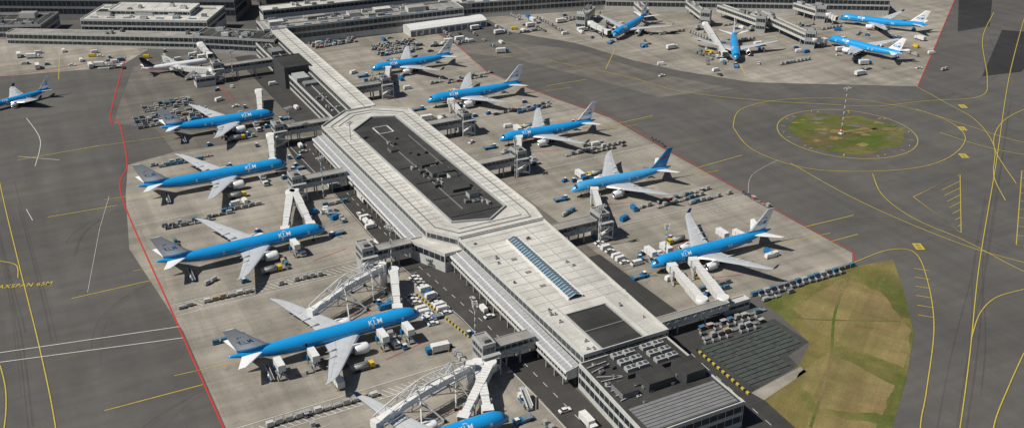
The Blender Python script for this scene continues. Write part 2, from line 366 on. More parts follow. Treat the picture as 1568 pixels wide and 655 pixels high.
# ------------------------------------------------------------------ airliners
def build_airliner(name, L, R, zc, x0, hs, wl, eng, liv, z_top):
    """nose at origin, tail along -x, y to port"""
    top, strp, bel, fin, word, wcol = liv
    mb = MB(); n = 32
    prof = [(0, .04, -.36), (.06, .16, -.35), (.18, .30, -.33), (.38, .45, -.28), (.62, .58, -.22), (.78, .66, -.18), (1.0, .75, -.13), (1.35, .85, -.07), (1.8, .93, -.03), (2.4, .98, 0), (3.0, 1, 0)]
    tl = [(9.2, 1, 0), (8, .985, .015), (6.5, .92, .07), (5, .80, .17), (3.6, .64, .29), (2.3, .46, .42), (1.2, .30, .54), (.4, .17, .63), (0, .07, .66)]
    st = [(d*R, r, z) for d, r, z in prof]; nm = 10
    for i in range(1, nm): st.append((3*R+(L-12.2*R)*i/nm, 1, 0))
    st += [(L-d*R, r, z) for d, r, z in tl]
    rings = []
    for d, r, z in st:
        rings.append([(-d, R*r*math.sin(2*math.pi*(i+.5)/n), zc+R*z+R*r*math.cos(2*math.pi*(i+.5)/n)) for i in range(n)])
    def mf(a, i):
        th = (i+1)/n*360; th = min(th, 360-th); d = st[a][0]/R
        if .6 <= d < .99 and th < 60: return bglass
        if th < 104: return top
        if th < 116: return strp
        return bel
    mb.loft(rings, mf, capa=top, capb=bel)
    # windows
    d = 3.2*R
    while d < L-8.5*R:
        if not (x0+3.5 < d < x0+5):
            for sg in (1, -1):
                a0, a1 = math.radians(76), math.radians(82); rr = R+.02
                k = mb.add([(-d, sg*rr*math.sin(a0), zc+rr*math.cos(a0)), (-d-.5, sg*rr*math.sin(a0), zc+rr*math.cos(a0)), (-d-.5, sg*rr*math.sin(a1), zc+rr*math.cos(a1)), (-d, sg*rr*math.sin(a1), zc+rr*math.cos(a1))])
                mb.face((k, k+1, k+2, k+3), bglass)
        d += 1.05
    for dd in (2.6*R, L*.27, L*.62, L-9*R):   # doors
        for sg in (1, -1):
            rr = R+.03; aa = [math.radians(v) for v in (68, 80, 95)]
            k = mb.add([(-dd-x, sg*rr*math.sin(v), zc+rr*math.cos(v)) for v in aa for x in (0, .9)])
            mb.face((k, k+1, k+3, k+2), airg if top != airw else lgrey); mb.face((k+2, k+3, k+5, k+4), airg)
    # belly fairing
    mb.loft([[(-(x0-2+q*20), R*.86*w*math.sin(2*math.pi*i/16), zc-R*.55+R*.62*w*math.cos(2*math.pi*i/16)) for i in range(16)] for q, w in ((0, .2), (.1, .75), (.25, 1), (.75, 1), (.9, .75), (1, .2))], lambda a, i: bel)
    # wings
    def air(xle, c, y, z, t, sg):
        P = [(0, 0), (.06, .35), (.2, .5), (.45, .45), (.75, .22), (1, .01), (.75, -.15), (.45, -.32), (.2, -.4), (.06, -.28)]
        return [(-(xle+px*c), sg*y, z+pz*t*c) for px, pz in P]
    zr = zc-R*.5
    for sg in (1, -1):
        if wl: secs = [(R*.4, x0-1.5, 14.2, zr, .13), (R*.95, x0, 12.4, zr+.1, .13), (9.6, x0+5.2, 8.0, zr+.9, .11), (hs*.93, x0+.59*hs*.93-.6, 3.3, zr+3.1, .09), (hs*.985, x0+.60*hs*.985, 2.3, zr+3.5, .08), (hs, x0+.62*hs+1, 1.5, zr+5.3, .06)]
        else: secs = [(R*.4, x0-2, 16, zr, .13), (R*.95, x0, 13.9, zr+.1, .13), (10.5, x0+5.4, 9.2, zr+.9, .11), (hs*.85, x0+.61*hs*.85, 4.3, zr+2.9, .09), (hs*.94, x0+.645*hs*.94, 2.7, zr+3.4, .08), (hs, x0+.71*hs, .7, zr+3.9, .06)]
        rs = [air(x, c, y, z, t, sg) for y, x, c, z, t in secs]
        tipm = strp if wl else aluw
        mb.loft(rs, lambda a, i: (alul if i in (0, 9) else (tipm if (wl and a == 4) else aluw)), capa=aluw, capb=aluw, smooth=False)
        # flap gap line and spoilers
        for (y0, xa, c0, z0, t0), (y1, xb, c1, z1, t1) in zip(secs[1:4], secs[2:5]):
            for fr, wd, mt in ((.70, .2, lgrey), (.985, .25, mgrey)):
                k = mb.add([(-(xa+c0*fr), sg*y0, z0+.27*t0*c0*(1 if fr < .9 else .15)+.03), (-(xb+c1*fr), sg*y1, z1+.27*t1*c1*(1 if fr < .9 else .15)+.03),
                            (-(xb+c1*fr)-wd, sg*y1, z1+.25*t1*c1*(1 if fr < .9 else .1)+.03), (-(xa+c0*fr)-wd, sg*y0, z0+.25*t0*c0*(1 if fr < .9 else .1)+.03)])
                mb.face((k, k+1, k+2, k+3), mt)
        for fy in (.3, .45, .6, .75):
            y = hs*fy; xx = x0+(.60*y)+9.2*(1-fy)+1.5; zz = zr+.9+fy*2
            mb.cyl((-(xx-2), sg*y, zz-.1), (-(xx+2), sg*y, zz-.25), .32, .06, aluw, 8)
        # engine
        ey, er, el = eng; ex = x0+.62*(ey-R)-el*.62; ez = zr+.55-er*1.0
        ez = max(ez, er+.75)
        pr = [(0, .86), (.03, .96), (.12, 1.04), (.35, 1.08), (.6, 1.0), (.8, .86)]
        mb.loft([[(-(ex+q*el), sg*ey+er*r*math.sin(2*math.pi*i/20), ez+er*r*math.cos(2*math.pi*i/20)) for i in range(20)] for q, r in pr], lambda a, i: (alul if a < 1 else (airw)), capb=dgrey)
        mb.loft([[(-(ex+q*el), sg*ey+er*r*math.sin(2*math.pi*i/20), ez+er*r*math.cos(2*math.pi*i/20)) for i in range(20)] for q, r in ((0, .86), (.12, .78))], lambda a, i: alul, capb=rub)
        mb.cyl((-(ex+el*.78), sg*ey, ez), (-(ex+el*1.05), sg*ey, ez), er*.6, er*.32, steel, 16)
        k = mb.add([(-(ex+el*.25), sg*ey-.25, ez+er), (-(ex+el*.25), sg*ey+.25, ez+er), (-(ex+el*1.3), sg*ey+.25, zr+1.0), (-(ex+el*1.3), sg*ey-.25, zr+1.0), (-(ex+el*.8), sg*ey-.25, ez), (-(ex+el*.8), sg*ey+.25, ez), (-(ex+el*.55), sg*ey-.25, zr+1.3), (-(ex+el*.55), sg*ey+.25, zr+1.3)])
        for f in ((0, 1, 7, 6), (6, 7, 2, 3), (0, 6, 3, 4), (1, 5, 2, 7), (4, 3, 2, 5), (0, 4, 5, 1)): mb.face([k+i for i in f], airw)
        # stabiliser
        zs = zc+R*.45; cs = L/60
        ss = [(R*.2, L-11.2*cs, 7.4*cs, zs, .1), (R*.6, L-9.9*cs, 6.3*cs, zs+.15, .1), (10.2*min(1, hs/30), L-3.1*cs, 2.2*cs, zs+1.4, .08)]
        mb.loft([air(x, c, y, z, t, sg) for y, x, c, z, t in ss], lambda a, i: (alul if i in (0, 9) else airw), capb=airw, smooth=False)
    # fin
    zf = zc+R*.75; H = z_top-zf; cs = L/60
    fs_ = [(0, L-14.5*cs, 11.5*cs, .055), (.13, L-11.7*cs, 9.0*cs, .09), (.55, L-7.4*cs, 6.3*cs, .09), (1, L-2.9*cs, 3.4*cs, .08)]
    def finr(h, x, c, t):
        P = [(0, 0), (.1, .4), (.35, .5), (.7, .3), (1, .03), (.7, -.3), (.35, -.5), (.1, -.4)]
        return [(-(x+px*c), pz*t*c, zf+h*H) for px, pz in P]
    mb.loft([finr(*q) for q in fs_], lambda a, i: (top if (a == 0 and fin == airw) else fin), capb=fin, smooth=False)
    # gear
    def wheel(x, y, r, w): mb.cyl((x, y-w/2, r), (x, y+w/2, r), r, r, rub, 12)
    mb.beam((-5.8, 0, .6), (-5.4, 0, zc-R*.8), .3, airg); wheel(-5.8, .35, .5, .3); wheel(-5.8, -.35, .5, .3)
    gx = -(x0+10.5)
    for sg in (1, -1):
        mb.beam((gx, sg*5.3*R/3.1, .7), (gx+.3, sg*5*R/3.1, zr+.4), .45, airg)
        for dx in (-1.45, 0, 1.45) if R > 3 else (-.9, .9):
            for dy in (-.6, .6): wheel(gx+dx, sg*5.3*R/3.1+dy, .66, .45)
    # fuselage titles
    if word:
        hgt = R*.9; vs, fs2 = textmesh(word, hgt, 3)
        for sg in (1, -1):
            rr = R+.05; xc = L*.26
            k = mb.add([(-xc-sg*v.x, sg*rr*math.sin(math.radians(52)-v.y/rr), zc+rr*math.cos(math.radians(52)-v.y/rr)) for v in vs])
            for f in fs2: mb.face([k+i for i in f], wcol)
            for q in range(4):
                th = math.radians(52)-hgt*.6/rr-(.08 if q in (1, 2) else 0)
                d0 = -xc-sg*(q-1.5)*.42
                P = [(d0+.18*math.cos(u), sg*rr*math.sin(th+.06*math.sin(u)), zc+rr*math.cos(th+.06*math.sin(u))) for u in [k2*math.pi/3 for k2 in range(6)]]
                kk = mb.add(P); mb.face([kk+i for i in range(6)], wcol)
        if fin == airw:
            vs, fs2 = textmesh(word, H*.24, 1)
            for sg in (1, -1):
                def fp(v):
                    h = .40+v.y/H; xx = -(L-(11.7-(h-.13)/.87*8.8)*cs+(9-(h-.13)/.87*5.6)*cs*.47); return (xx+(-sg)*v.x, sg*(.46*(1-h)+.13), zf+h*H)
                k = mb.add([fp(v) for v in vs])
                for f in fs2: mb.face([k+i for i in f], airb)
                for q in range(4):
                    c = Vector((-(q-1.5)*sg*.7, H*(.19+(.03 if q in (1, 2) else 0)), 0))
                    kk = mb.add([fp(c+Vector((.28*math.cos(u), .28*math.sin(u), 0))) for u in [k2*math.pi/3 for k2 in range(6)]]); mb.face([kk+i for i in range(6)], airb)
    if fin == tuit:
        for sg in (1, -1):
            P = []
            for q in range(9):
                u = q/8; h = .46+.14*u; P.append((h, .35+.3*u, .035))
            k = mb.add([( -(L-(11.7-(h-.13)/.87*8.8)*cs+(9-(h-.13)/.87*5.6)*cs*f), sg*(.5*(1-h)+.14), zf+(h+w*(4*f*(1-f)+.3)*e)*H) for h, f, w in P for e in (-1, 1)])
            for q in range(8): mb.face((k+2*q, k+2*q+1, k+2*q+3, k+2*q+2), tuir)
    return mb.mesh(name)
K = (airb, airn, airw, airw, 'KLM', airw)
AM = {
 '773': build_airliner('airliner_long', 73.6, 3.1, 5.5, 25.5, 32.3, False, (9.7, 1.95, 7.2), K, 18.5),
 '772': build_airliner('airliner_mid', 63.6, 3.1, 5.5, 20.0, 30.4, False, (9.7, 1.9, 7.0), K, 18.5),
 '332': build_airliner('airliner_twin', 58.6, 2.82, 5.0, 18.5, 30, True, (9.4, 1.55, 6.2), K, 17.4),
 '333': build_airliner('airliner_twin_long', 63.5, 2.82, 5.0, 21.5, 30, True, (9.4, 1.55, 6.2), K, 17.2),
 '788': build_airliner('airliner_holiday', 56.5, 2.9, 5.0, 17.5, 30, False, (9.6, 1.6, 6), (tuib, airw, airw, tuit, None, None), 17),
 'nb': build_airliner('airliner_narrow', 44.5, 1.98, 3.6, 15, 17.4, True, (5.8, 1.05, 4.4), (airw, airw, airg, airk, None, None), 12),
 'nbk': build_airliner('airliner_short', 39.5, 1.9, 3.5, 12.5, 17.4, True, (5.0, 1.0, 4.2), K, 12.4)}
PL = [('773', -35.1, 338.6, 28.4), ('773', -83.4, 410.6, 29.9), ('773', -114.9, 484.6, 28.3), ('772', -136.4, 557.7, 27.7),
      ('333', 57.8, 376.7, -152.6), ('788', 28.5, 452.4, -155.2), ('332', -6.9, 518.6, -156.1), ('772', -50.5, 579, -153.9), ('332', -91.6, 641.6, -153.5),
      ('332', 73, 720.6, -120.6), ('332', 150, 666, -99), ('332', 224.6, 712, 129.5), ('333', 248.5, 769, 152), ('nb', -202, 664, 30), ('nbk', -309, 573, -131), ('333', -1, 274.4, 28)]
for k, x, y, h in PL:
    root = bpy.data.objects.new('airliner', None); S.collection.objects.link(root); root.location = (x, y, 0); root.rotation_euler = (0, 0, math.radians(h))
    put(AM[k], 'airframe', parent=root)
# oil and tyre stains on the stands
mb = MB(); zz = .066
for k_, x, y, h in PL[:12]+PL[15:]:
    hh = math.radians(h)
    for i in range(9):
        u, v = random.choice([(random.uniform(28, 44), random.choice([-6, 6])+random.uniform(-3, 3)), (random.uniform(-6, 20), random.uniform(-3, 3)), (random.uniform(15, 60), random.uniform(-20, 20))]); n = 11
        cx, cy = x-u*math.cos(hh)-v*math.sin(hh), y-u*math.sin(hh)+v*math.cos(hh); r = random.uniform(.5, 1.8)
        mb.poly([(cx+r*math.cos(6.283*j/n+hh)*random.uniform(.6, 1.3)*1.5, cy+r*math.sin(6.283*j/n+hh)*random.uniform(.6, 1.2)) for j in range(n)], zz, stainm); zz += .0003
mb.obj('oil_stains')
# ------------------------------------------------------------------ buildings
def block(name, pts, z1, roof, wall, bands=(), par=.6, mull=3.2, z0=0, inset=.4, top=None, mb=None, gm=None, mm=None):
    own = mb is None; mb = mb or MB(); p = ccw(pts); n = len(p); q = offset(p, inset)
    top = top or wall
    k0 = mb.add([(a, b, z0) for a, b in p]); k1 = mb.add([(a, b, z1+par) for a, b in p]); k2 = mb.add([(a, b, z1+par) for a, b in q]); k3 = mb.add([(a, b, z1) for a, b in q])
    for i in range(n):
        j = (i+1) % n
        mb.face((k0+i, k0+j, k1+j, k1+i), wall); mb.face((k1+i, k1+j, k2+j, k2+i), top); mb.face((k2+i, k2+j, k3+j, k3+i), top)
    mb.face([k3+i for i in range(n)], roof)
    for za, zb in bands:
        for i in range(n):
            a = Vector(p[i]); b = Vector(p[(i+1) % n]); L = (b-a).length
            if L < 2: continue
            d = (b-a)/L; nn = Vector((d.y, -d.x)); a2 = a+d*.4+nn*.03; b2 = b-d*.4+nn*.03
            mb.beam((a2.x, a2.y, (za+zb)/2), (b2.x, b2.y, (za+zb)/2), .12, gm or glass, zb-za)
            u = .4+mull*.5
            while u < L-.4:
                c = a+d*u+nn*.08; mb.box((c.x, c.y, za-.1), (.16, .16, zb-za+.2), mm or wall, math.atan2(d.y, d.x)); u += mull
    return mb.obj(name) if own else mb
def hvac(mb, x, y, z, rz, sx=3, sy=2.4, h=1.8, mat=None):
    mat = mat or random.choice([lgrey, cream, mgrey, lgrey]); mb.box((x, y, z), (sx, sy, h), mat, rz)
    nf = max(1, int(sx/1.6))
    for i in range(nf):
        u = (i+.5)/nf*sx-sx/2; cx, cy = x+u*math.cos(rz), y+u*math.sin(rz)
        mb.cyl((cx, cy, z+h), (cx, cy, z+h+.25), min(sy, sx/nf)*.36, min(sy, sx/nf)*.36, dgrey, 12)
RB = math.radians(TDEG)
def sbox(mb, s, t, z, ls, lt, h, mat, **kw): mb.box(W(s, t, z), (lt, ls, h), mat, RB, **kw)
P = MB()
# ring section
ring = stl((-150, -27), (-150, -11), (-137, 6.5), (9, 7), (20, 5), (20, -36), (7, -45), (-133, -45.5))
inner = stl((-134, -17), (-129, -4.5), (1, -4), (10, -16), (5, -32), (-119, -33))
block('', ring, 12.2, roofw, cream, bands=((9.6, 11.6), (5.2, 8.0)), mb=P, par=.9)
# dark recessed centre
pin = ccw(inner); k = P.add([(a, b, 12.23) for a, b in pin]); P.face([k+i for i in range(len(pin))], roofd)
for i in range(len(pin)):
    a, b = pin[i], pin[(i+1) % len(pin)]; P.beam((a[0], a[1], 12.6), (b[0], b[1], 12.6), .7, lgrey, .9)
o2 = offset(ccw(ring), 4.6)
for i in range(len(o2)):
    a, b = o2[i], o2[(i+1) % len(o2)]
    P.beam((a[0], a[1], 12.3), (b[0], b[1], 12.3), .5, mgrey, .35)
o3 = offset(ccw(ring), 8.2)
for i in range(len(o3)):
    a, b = o3[i], o3[(i+1) % len(o3)]
    P.beam((a[0], a[1], 12.3), (b[0], b[1], 12.3), .25, lgrey, .5)
s = -130
while s < 5:
    for ta, tb in ((-45, -34), (-3, 6.3)):
        a = W(s, ta+.6, 12.3); b = W(s, tb-.3, 12.3); P.beam(a, b, .14, cream, .16)
    s += 4.1
# straight section
straight = stl((20.3, -36), (20.3, 5), (120, 0.5), (120, -35))
block('', straight, 12.0, roofw, cream, bands=((9.3, 11.3), (5.2, 8.0)), mb=P, par=.8)
s = 24
while s < 92:
    P.beam(W(s, -34.5, 12.08), W(s, 3.4-(s-20)*.045, 12.08), .12, cream, .14); s += 5.3
P.beam(W(22, -27, 12.15), W(119, -27.5, 12.15), .3, lgrey, .3); P.beam(W(22, -6, 12.15), W(119, -7, 12.15), .3, lgrey, .3)
for i in range(16):
    x, y, _ = W(random.uniform(24, 118), random.choice([random.uniform(-33, -29), random.uniform(-11, -1)]), 0); hvac(P, x, y, 12.02, RB, random.uniform(.7, 1.8), random.uniform(.6, 1.4), random.uniform(.4, 1.1))
# skylight
P.beam(W(31, -18.8, 12.5), W(85, -20.3, 12.5), .5, white, 1.0); P.beam(W(31, -13.4, 12.5), W(85, -14.2, 12.5), .5, white, 1.0)
k = P.add([W(31.2, -18.5, 12.7), W(84.8, -20, 12.7), W(84.8, -17.1, 13.9), W(31.2, -16, 13.9), W(31.2, -13.6, 12.7), W(84.8, -14.4, 12.7)])
P.face((k, k+1, k+2, k+3), sky_gl); P.face((k+3, k+2, k+5, k+4), sky_gl)
for i in range(28):
    s = 31.4+i*1.97; d = (s-31)*.027
    P.beam(W(s, -18.6-d, 12.75), W(s, -16-d*.8, 13.97), .2, white); P.beam(W(s, -16-d*.8, 13.97), W(s, -13.5-d*.5, 12.75), .2, white)
for s in (46, 58, 70): P.beam(W(s, -23.5, 12.1), W(s+1.5, -23.5, 12.1), 2.4, mgrey, .3)
# dark roof fields
sbox(P, 107.3, -18.5, 12.02, 26, 17, .18, roofd)
for t in (-27.2, -9.8): P.beam(W(94, t, 12.4), W(120, t, 12.4), .4, lgrey, .7)
P.beam(W(94, -27.2, 12.4), W(94, -9.8, 12.4), .4, lgrey, .7); P.beam(W(107, -27, 12.3), W(107, -10, 12.3), .2, lgrey, .3)
# end section
block('', stl((120.3, -37), (120.3, -.2), (164, -.8), (164, -39)), 9.6, roofd, cream, bands=((6.4, 8.6), (2.4, 4.8)), mb=P, par=.6)
sbox(P, 156, -19, 9.63, 13, 34, .12, mgrey)
for gs, gt in ((126, -22), (126, -10)):           # cooler banks on dark plinths
    sbox(P, gs+3, gt, 9.63, 13, 10, 1.6, dgrey, tm=roofd)
    for i in range(3):
        for j in range(2):
            x, y, _ = W(gs-1.5+i*4.3, gt-2.4+j*4.8); hvac(P, x, y, 11.25, RB, 4.0, 2.4, 1.3, lgrey)
sbox(P, 141, -20, 9.63, 8, 10, 3.2, dgrey, tm=roofd); sbox(P, 142, -7, 9.63, 9, 8, 3.6, dgrey, tm=roofd); sbox(P, 141, -32, 9.63, 7, 6, 2.2, mgrey, tm=roofd)
for i in range(40):
    x, y, _ = W(random.uniform(122, 149), random.uniform(-36, -2), 0); hvac(P, x, y, 9.62, RB, random.uniform(.6, 1.8), random.uniform(.6, 1.4), random.uniform(.4, 1.3), random.choice([dgrey, mgrey, lgrey, dgrey]))
for i in range(8): P.beam(W(124+i*3, -36, 10), W(124+i*3+random.uniform(-2, 5), -28, 10), .35, lgrey, .3)
s = 151
while s < 163: P.beam(W(s, -36, 9.8), W(s, -2, 9.8), .15, dgrey, .16); s += 1.6
# hvac on dark centre
for i in range(46):
    s = random.choice([random.uniform(-60, -25), random.uniform(-100, -5), random.uniform(-62, -30)]); t = random.uniform(-24, -9)
    x, y, _ = W(s, t, 0); hvac(P, x, y, 12.25, RB, random.uniform(1.2, 3.6), random.uniform(1.2, 2.6), random.uniform(.6, 1.6), random.choice([dgrey, mgrey, dgrey, lgrey]))
for (s, t, ls, lt, h, m) in ((-62, -16, 12, 8, 1.6, dgrey), (-48, -15, 9, 10, 2.0, mgrey), (-30, -14, 14, 9, 1.5, dgrey), (-16, -12, 4, 5, 2.2, lgrey), (-38, -12, 4, 4, 2.6, cream), (-84, -24, 5, 4, 1.2, mgrey)):
    sbox(P, s, t, 12.25, ls, lt, h, m, tm=roofd)
for s in (-60, -40, -20, 0): P.beam(W(s, -30, 12.4), W(s, -6, 12.4), .35, dgrey, .35)
P.beam(W(-110, -22, 12.4), W(-5, -22, 12.4), .4, mgrey, .4); P.beam(W(-100, -9, 12.4), W(-10, -9, 12.4), .3, mgrey, .3)
for t in (-22, -14):  # roof frame near the top
    P.beam(W(-118, t, 12.5), W(-108, t, 12.5), .4, white, .4)
for s in (-118, -108): P.beam(W(s, -22.2, 12.5), W(s, -13.8, 12.5), .4, white, .4)
# lower gallery with corrugated roof on the side facing the service road
def gallery(sa, sb, t_in, t_out, zi=8.6, zo=7.4, zg=4.0):
    a, b, c, d = W(sa, t_in, zi), W(sb, t_in, zi), W(sb, t_out, zo), W(sa, t_out, zo)
    k = P.add([a, b, c, d]); P.face((k, k+1, k+2, k+3), metal)
    zf = zg
    P.beam(W(sa, t_out, zo-.35), W(sb, t_out, zo-.35), .5, white, .9)
    P.beam(W(sa+.2, t_out+.5, (zo-.8+zf+.6)/2), W(sb-.2, t_out+.5, (zo-.8+zf+.6)/2), .2, glass, zo-.8-zf-.6)
    P.beam(W(sa, t_out+.3, zf+.25), W(sb, t_out+.3, zf+.25), .6, cream, .7)
    k = P.add([W(sa, t_out, zf), W(sb, t_out, zf), W(sb, t_in, zf), W(sa, t_in, zf)]); P.face((k, k+1, k+2, k+3), mgrey)
    for sx in (sa, sb):
        k = P.add([W(sx, t_out+.2, zf), W(sx, t_in, zf), W(sx, t_in, zi-.1), W(sx, t_out+.2, zo-.1)]); P.face((k, k+1, k+2, k+3), cream)
    s = sa+1
    while s < sb:
        P.beam(W(s, t_in-.05, zi+.04), W(s, t_out+.1, zo+.04), .12, white, .12); P.box(W(s, t_out+.35, zf+.5), (.2, .2, zo-zf-1), white, RB); s += 2.05
    s = sa+2
    while s < sb: P.box(W(s, t_out+1, 0), (.5, .5, zf), lgrey, RB); s += 6
    k = P.add([W(sa, t_in-1.2, 0), W(sb, t_in-1.2, 0), W(sb, t_in-1.2, zf), W(sa, t_in-1.2, zf)]); P.face((k, k+1, k+2, k+3), dgrey)
gallery(-131, 4, -45.6, -51.5); gallery(24, 119.5, -36.1, -41.5)
P.beam(W(-131, -48.5, 8.3), W(4, -48.5, 8.3), .35, white, .3); P.beam(W(24, -38.8, 8.3), W(119, -38.8, 8.3), .35, white, .3)
# hinge piece between ring and straight part
block('', stl((4.2, -52), (8, -51), (23.8, -44), (23.8, -36.2), (20.1, -36.2), (7.2, -45.3), (4.2, -45.7)), 8.4, roofw, cream, bands=((4.8, 7.4),), mb=P)
# neck towards the terminal
block('', stl((-356, -17), (-356, -6.5), (-150.3, -8), (-150.3, -21)), 12.4, roofw, cream, bands=((9, 11.4), (5, 7.6)), mb=P, par=.7)
P.beam(W(-350, -11.8, 12.5), W(-152, -14, 12.5), .5, mgrey, .3)
s = -350
while s < -155: P.beam(W(s, -16.3, 12.45), W(s, -7.6, 12.45), .16, cream, .18); s += 5.1
block('', stl((-345, -32), (-345, -17.3), (-150.5, -21.5), (-150.5, -33)), 8.6, roofd, cream, bands=((5, 7.6), (1.5, 3.6)), mb=P, par=.5)
P.beam(W(-340, -24, 8.8), W(-155, -27, 8.8), .5, lgrey, .4)
block('', stl((-264, -35), (-264, -17.6), (-238, -17.8), (-238, -35)), 13.4, roofd, dgrey, mb=P, par=.5)
sbox(P, -228, -28, 8.7, 12, 8, 2.4, lgrey); sbox(P, -215, -26, 8.7, 6, 8, 1.6, mgrey); sbox(P, -290, -26, 8.7, 10, 8, 2, mgrey)
for i in range(24):
    x, y, _ = W(random.uniform(-330, -160), random.uniform(-30, -23), 0); hvac(P, x, y, 8.62, RB, random.uniform(1, 2.6), random.uniform(1, 2), random.uniform(.5, 1.4))
P.obj('pier_concourse')
# ------------------------------------------------------------------ fixed gate bridges with towers
def gatebridge(s, ta, tb, w=4.6, za=5.2, zb=9.6, wall=None, tower=True):
    mb = MB(); wall = wall or lgrey; sg = 1 if tb > ta else -1
    L = abs(tb-ta)
    poly = stl((s-w/2, ta), (s+w/2, ta), (s+w/2, tb), (s-w/2, tb))
    block('', poly, zb, roofg, wall, bands=((za+2.6, zb-.4),), mb=mb, par=.25, z0=za, mull=2.4, inset=.25)
    k = mb.add([(p[0], p[1], za) for p in poly]); mb.face((k, k+1, k+2, k+3), mgrey)
    n = int(L/4)
    for i in range(n):
        t0 = ta+sg*L*i/n; t1 = ta+sg*L*(i+1)/n
        for e in (-1, 1):
            mb.beam(W(s+e*(w/2+.12), t0, za+.1), W(s+e*(w/2+.12), t1, za+2.4), .2, white); mb.beam(W(s+e*(w/2+.12), t1, za+.1), W(s+e*(w/2+.12), t0, za+2.4), .2, white)
    for t in (ta+sg*L*.35, ta+sg*L*.7):
        for e in (-1, 1): mb.box(W(s+e*w*.38, t, 0), (.5, .5, za), lgrey, RB)
    if tower:
        t = tb+sg*.3
        block('', stl((s-4.2, t), (s+4.2, t), (s+4.2, t+sg*5.2), (s-4.2, t+sg*5.2)), 12.4, roofg, wall, bands=((6.6, 8.2), (9.6, 11.2)), mb=mb, par=.5, mull=1.7)
        sbox(mb, s+1.5, t+sg*2.6, 12.5, 2, 2, 1.3, mgrey)
        for i in range(3):
            z0 = 1+i*2.6; e = 1 if i % 2 else -1
            mb.beam(W(s+5.6, t+sg*(2.6-e*3.4), z0), W(s+5.6, t+sg*(2.6+e*3.4), z0+2.4), 1.6, white, .35)
        for dt in (-1, 6.2): mb.box(W(s+5.6, t+sg*dt, 0), (.35, .35, 9), white, RB)
        mb.beam(W(s+5.6, t-sg*1, 9), W(s+5.6, t+sg*6.2, 9), 1.8, lgrey, .4)
    return mb.obj('gate_bridge')
for s, ta, tb in ((-275, -33, -66), (-150, -34.5, -62), (-78, -52, -74), (7, -53, -70), (95, -42, -58)): gatebridge(s, ta, tb, w=5.6)
for s, ta, tb in ((-197, -6, 12), (-118, 7, 29), (-56, 7.3, 30), (25, 6.3, 28)): gatebridge(s, ta, tb, w=6)
gatebridge(106, 1.3, 38, w=4, za=3.8, zb=7, tower=False, wall=cream)
# ------------------------------------------------------------------ boarding bridges
def jetway(p, q, zp=6.2, zq=4.6, wall=None, pylon=True):
    mb = MB(); wall = wall or white; a = Vector(W(p[0], p[1], zp)); b = Vector(W(q[0], q[1], zq)); d = (b-a); L = d.length
    u = d.normalized(); h = math.atan2(d.y, d.x)
    mb.cyl((a.x, a.y, 0), (a.x, a.y, zp-1.6), .55, .55, lgrey, 14); mb.cyl((a.x, a.y, zp-1.7), (a.x, a.y, zp+1.7), 2.3, 2.3, wall, 20)
    side = Vector((-u.y, u.x, 0)).normalized()
    for i, (f0, f1, w) in enumerate(((.04, .40, 3.3), (.36, .70, 2.95), (.66, .95, 2.6))):
        hh = w
        mb.beam(a+u*L*f0, a+u*L*f1, w, wall, hh)
        n = max(3, int(L*(f1-f0)/1.3))
        for j in range(n+1):
            c = a+u*L*(f0+(f1-f0)*j/n)
            for e in (-1, 1): mb.beam(c+side*e*(w/2+.02)-Vector((0, 0, hh*.48)), c+side*e*(w/2+.02)+Vector((0, 0, hh*.48)), .12, lgrey)
            mb.beam(c-side*(w/2-.1)+Vector((0, 0, hh/2+.03)), c+side*(w/2-.1)+Vector((0, 0, hh/2+.03)), .14, cream)
    c = b-u*1.2; mb.box((c.x, c.y, zq-1.5), (3.4, 3.9, 3.1), wall, h); mb.box((b.x, b.y, zq-1.2), (1.6, 3.2, 2.7), dgrey, h)
    c = a+u*L*.78
    for e in (-1, 1):
        pt = c+side*e*1.9; mb.box((pt.x, pt.y, .5), (.5, .5, c.z+.8), lgrey, h); mb.cyl(Vector((pt.x, pt.y, .55))-side*.25, Vector((pt.x, pt.y, .55))+side*.25, .55, .55, rub, 12)
    mb.beam(Vector((c.x, c.y, .9))-side*2, Vector((c.x, c.y, .9))+side*2, .6, vyel)
    c = b-u*4.2; mb.beam(c+side*2.0-Vector((0, 0, 1.2)), Vector((c.x, c.y, .1))+side*2.2-u*4.5, .9, lgrey, .25)
    return mb.obj('boarding_bridge')
for p, q in (((24, -67), (50.5, -76)), ((-70, -80), (-35, -83)), ((-70, -82), (-35.5, -95)), ((-147, -70), (-115, -78)), ((-222, -56), (-190, -64)),
             ((100, -66), (124.5, -74)), ((102, -62), (124, -83)), ((101, 30), (70, 38)), ((104, 38), (70, 49)), ((23, 34), (-10, 50)), ((-58, 34), (-87, 50)), ((-119, 34), (-159, 42)), ((-199, 17), (-234, 32)), ((-277, -71), (-300, -90))):
    jetway(p, q)
